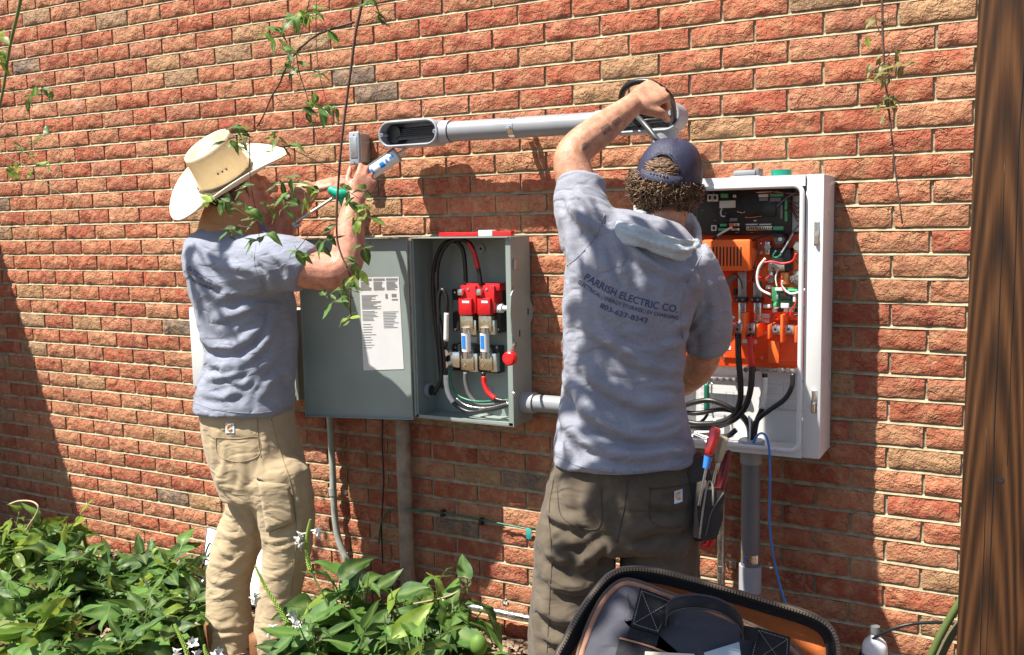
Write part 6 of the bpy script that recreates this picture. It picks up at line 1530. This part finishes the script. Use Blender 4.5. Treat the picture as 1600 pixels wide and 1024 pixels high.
quad([(1008,1018),(1085,1022),(1085,1060),(1005,1060)], -.042, .006, pm('cream_glove', (.62,.56,.45), .8), 'cloth_flap', bag)
wire('side_ring', [(905,985),(912,975),(918,982),(914,994),(906,992)], 0, .0018, MT['alu']) if False else None
# upturned crate the bag stands on (below the picture)
p = ad(1090, 1300, 1.72); cr_w = pm('crate_wood', (.24,.16,.09), .8, var=.2)
ce = empty('wooden_crate', (p.x, p.y, 0), 'slatted wooden crate under the tool bag below the picture', 'crate')
ang = -YAW; zt_ = min(v[2] for v in [bp(1090, 1300)])-.004
Mc = Matrix.Translation((p.x, p.y, 0)) @ Matrix.Rotation(ang, 4, 'Z')
k = 0
for i in range(4): MB().box(-.26, .26, -.18+.092*i, -.18+.092*i+.082, zt_-.018, zt_, Mc).build('slat', cr_w, ce, False)
for sy in (-.175, .165):
    for i in range(3): MB().box(-.26, .26, sy, sy+.012, .02+i*(zt_-.06)/3, .02+i*(zt_-.06)/3+(zt_-.1)/3.4, Mc).build('slat', cr_w, ce, False)
for sx in (-.25, .23):
    for sy in (-.162, .14): MB().box(sx, sx+.02, sy, sy+.02, 0, zt_-.019, Mc).build('corner_post', cr_w, ce, False)

# ================================================================ wooden post at the right edge and the pergola above
def wood_material():
    m = bpy.data.materials.new('dark_stained_wood'); m.use_nodes = True; t = m.node_tree; b = t.nodes['Principled BSDF']; L = t.links.new
    g = nd(t, 'ShaderNodeNewGeometry'); mp = nd(t, 'ShaderNodeMapping'); mp.inputs['Scale'].default_value = (1, 1, .16); L(g.outputs['Position'], mp.inputs[0])
    n0 = nd(t, 'ShaderNodeTexNoise', Scale=5.0, Detail=2.0); L(mp.outputs[0], n0.inputs['Vector'])
    sx = nd(t, 'ShaderNodeSeparateXYZ'); L(mp.outputs[0], sx.inputs[0])
    a = nd(t, 'ShaderNodeMath', operation='MULTIPLY_ADD'); L(n0.outputs[0], a.inputs[0]); a.inputs[1].default_value = 7.0
    ax_ = nd(t, 'ShaderNodeMath', operation='SUBTRACT'); L(sx.outputs[0], ax_.inputs[0]); ax_.inputs[1].default_value = 4.074
    ab = nd(t, 'ShaderNodeMath', operation='POWER'); L(ax_.outputs[0], ab.inputs[0]); ab.inputs[1].default_value = 2.0
    mn = nd(t, 'ShaderNodeMath', operation='MINIMUM'); L(ab.outputs[0], mn.inputs[0]); mn.inputs[1].default_value = .0016
    sc = nd(t, 'ShaderNodeMath', operation='MULTIPLY_ADD'); L(mn.outputs[0], sc.inputs[0]); sc.inputs[1].default_value = 10500.0
    zz = nd(t, 'ShaderNodeMath', operation='MULTIPLY'); L(sx.outputs[2], zz.inputs[0]); zz.inputs[1].default_value = 235.0; L(zz.outputs[0], sc.inputs[2]); L(sc.outputs[0], a.inputs[2])
    sn = nd(t, 'ShaderNodeMath', operation='SINE'); L(a.outputs[0], sn.inputs[0])
    fi = nd(t, 'ShaderNodeMapping'); fi.inputs['Scale'].default_value = (170, 170, 5.0); L(g.outputs['Position'], fi.inputs[0]); fn = nd(t, 'ShaderNodeTexNoise', Scale=1.0, Detail=5.0, Roughness=.65); L(fi.outputs[0], fn.inputs['Vector'])
    ad2 = nd(t, 'ShaderNodeMath', operation='MULTIPLY_ADD'); L(sn.outputs[0], ad2.inputs[0]); ad2.inputs[1].default_value = .15; fh = nd(t, 'ShaderNodeMath', operation='MULTIPLY_ADD'); L(fn.outputs[0], fh.inputs[0]); fh.inputs[1].default_value = .6; fh.inputs[2].default_value = .20; L(fh.outputs[0], ad2.inputs[2])
    r = nd(t, 'ShaderNodeValToRGB'); L(ad2.outputs[0], r.inputs[0]); cr = r.color_ramp
    cr.elements[0].position = .28; cr.elements[0].color = (.016,.008,.004,1); cr.elements[1].position = .86; cr.elements[1].color = (.19,.12,.078,1)
    e = cr.elements.new(.52); e.color = (.055,.022,.008,1); e = cr.elements.new(.70); e.color = (.098,.043,.016,1)
    L(r.outputs[0], b.inputs['Base Color']); b.inputs['Roughness'].default_value = .75; b.inputs['Specular IOR Level'].default_value = .2
    bu = nd(t, 'ShaderNodeBump', Strength=.7, Distance=.002); L(ad2.outputs[0], bu.inputs['Height']); L(bu.outputs[0], b.inputs['Normal']); return m
M_WOOD = wood_material()
ps = empty('wooden_post', (4.10, -1.43, 0), 'dark stained wooden post standing close at the right edge of the photo', 'post')
bbox('shaft', 4.036, 4.186, -1.50, -1.35, -.1, 2.75, M_WOOD, ps, .006)
c = at(1564, 750, -1.50); MB().tube([(c.x, -1.5005, c.z), (c.x, -1.498, c.z)], .0045, 10).build('nail_hole', MT['black'], ps)
for x, z0, z1 in ((4.066, .3, 1.25), (4.075, .85, 1.62), (4.128, .5, 2.1), (4.092, 1.2, 2.2)):
    mb = MB(); P = [(x+.0025*noise.noise(Vector((z*6, x*50, 0))), -1.5003, z) for z in np.linspace(z0, z1, 24)]; mb.tube(P, [.0002+.0007*math.sin(math.pi*i/23) for i in range(24)], 4); mb.build('drying_crack', MT['black'], ps, True)
vs_ = empty('vine_stem', (3.98, -1.3, 0), 'two thick green vine stems at the foot of the wooden post', 'vine')
MB().tube(pw([(1440,1060),(1455,1024),(1470,992),(1485,965),(1500,940),(1530,890)], -1.28), .0062, 10, res=4).build('stem', M_STEM, vs_, True)
MB().tube(pw([(1455,1060),(1472,1020),(1488,990),(1510,965),(1540,930)], -1.26), .0070, 10, res=4).build('stem', pm('grey_green_stem', (.12,.12,.06), .7, var=.2), vs_, True)
bm2 = empty('pergola_beam', (4.1, -2.4, 2.75), 'dark wooden pergola beam overhead beyond the top of the photo', 'beam')
bbox('beam', 4.06, 4.16, -3.6, -1.30, 2.752, 2.93, M_WOOD, bm2, .005)
for k in range(3): bbox('rafter', 1.6, 4.5, -2.95-.4*k, -2.91-.4*k, 2.932, 3.06, M_WOOD, bm2, .004)
# leafy vine roof over the pergola: it dapples the light on the people
cv = empty('pergola_vine', (2.8, -2.0, 3.0), 'dense leafy vine covering the pergola beyond the top of the photo', 'vine')
V = []; F = []; lm_ = LEAVES['g'][1]; rv_ = random.Random(77)
LV = [v.co.copy() for v in lm_.vertices]; LF = [tuple(p.vertices) for p in lm_.polygons]
def shade_blob(x, y, z, rx, ry, rz, n, L_=.085):
    for k in range(n):
        p = Vector((x+rv_.gauss(0, rx*.5), y+rv_.gauss(0, ry*.5), z+rv_.gauss(0, rz*.5))); R = Matrix.Rotation(rv_.uniform(0, 6.28), 4, 'Z') @ Matrix.Rotation(rv_.gauss(0, .6), 4, 'X') @ Matrix.Rotation(rv_.gauss(0, .5), 4, 'Y'); s_ = L_*rv_.uniform(.7, 1.3); b0 = len(V)
        V.extend([tuple(p+R @ (v*s_)) for v in LV]); F.extend([tuple(i+b0 for i in f) for f in LF])
def over(px, py, d, z): # the spot at height z that shades the thing seen there
    p = ad(px, py, d); t_ = (z-p.z)/(-LDIR.z); return p-LDIR*t_
for (px, py, d, r, n) in ((985,470,2.4,.11,30),(1045,545,2.4,.10,26),(1060,450,2.4,.09,22),(935,545,2.4,.07,10),(1000,610,2.4,.07,12),(1020,840,2.42,.16,46),(1065,775,2.4,.11,40),(1100,960,1.58,.22,100),(1230,1000,1.6,.17,60),(380,520,3.3,.06,12)):
    p = over(px, py, d, 3.02); shade_blob(p.x, p.y, p.z, r, r, .10, n)
MB().add(V, F).build('foliage', M_LEAF, cv, True, kind='stuff')
MB().tube([(4.2, -1.3, 0.4), (4.25, -1.35, 1.5), (4.2, -1.42, 2.7), (3.6, -1.8, 3.05), (2.6, -1.7, 3.05), (1.4, -1.4, 3.05)], .014, 8, res=6).build('stem', M_TWIG, cv, True)
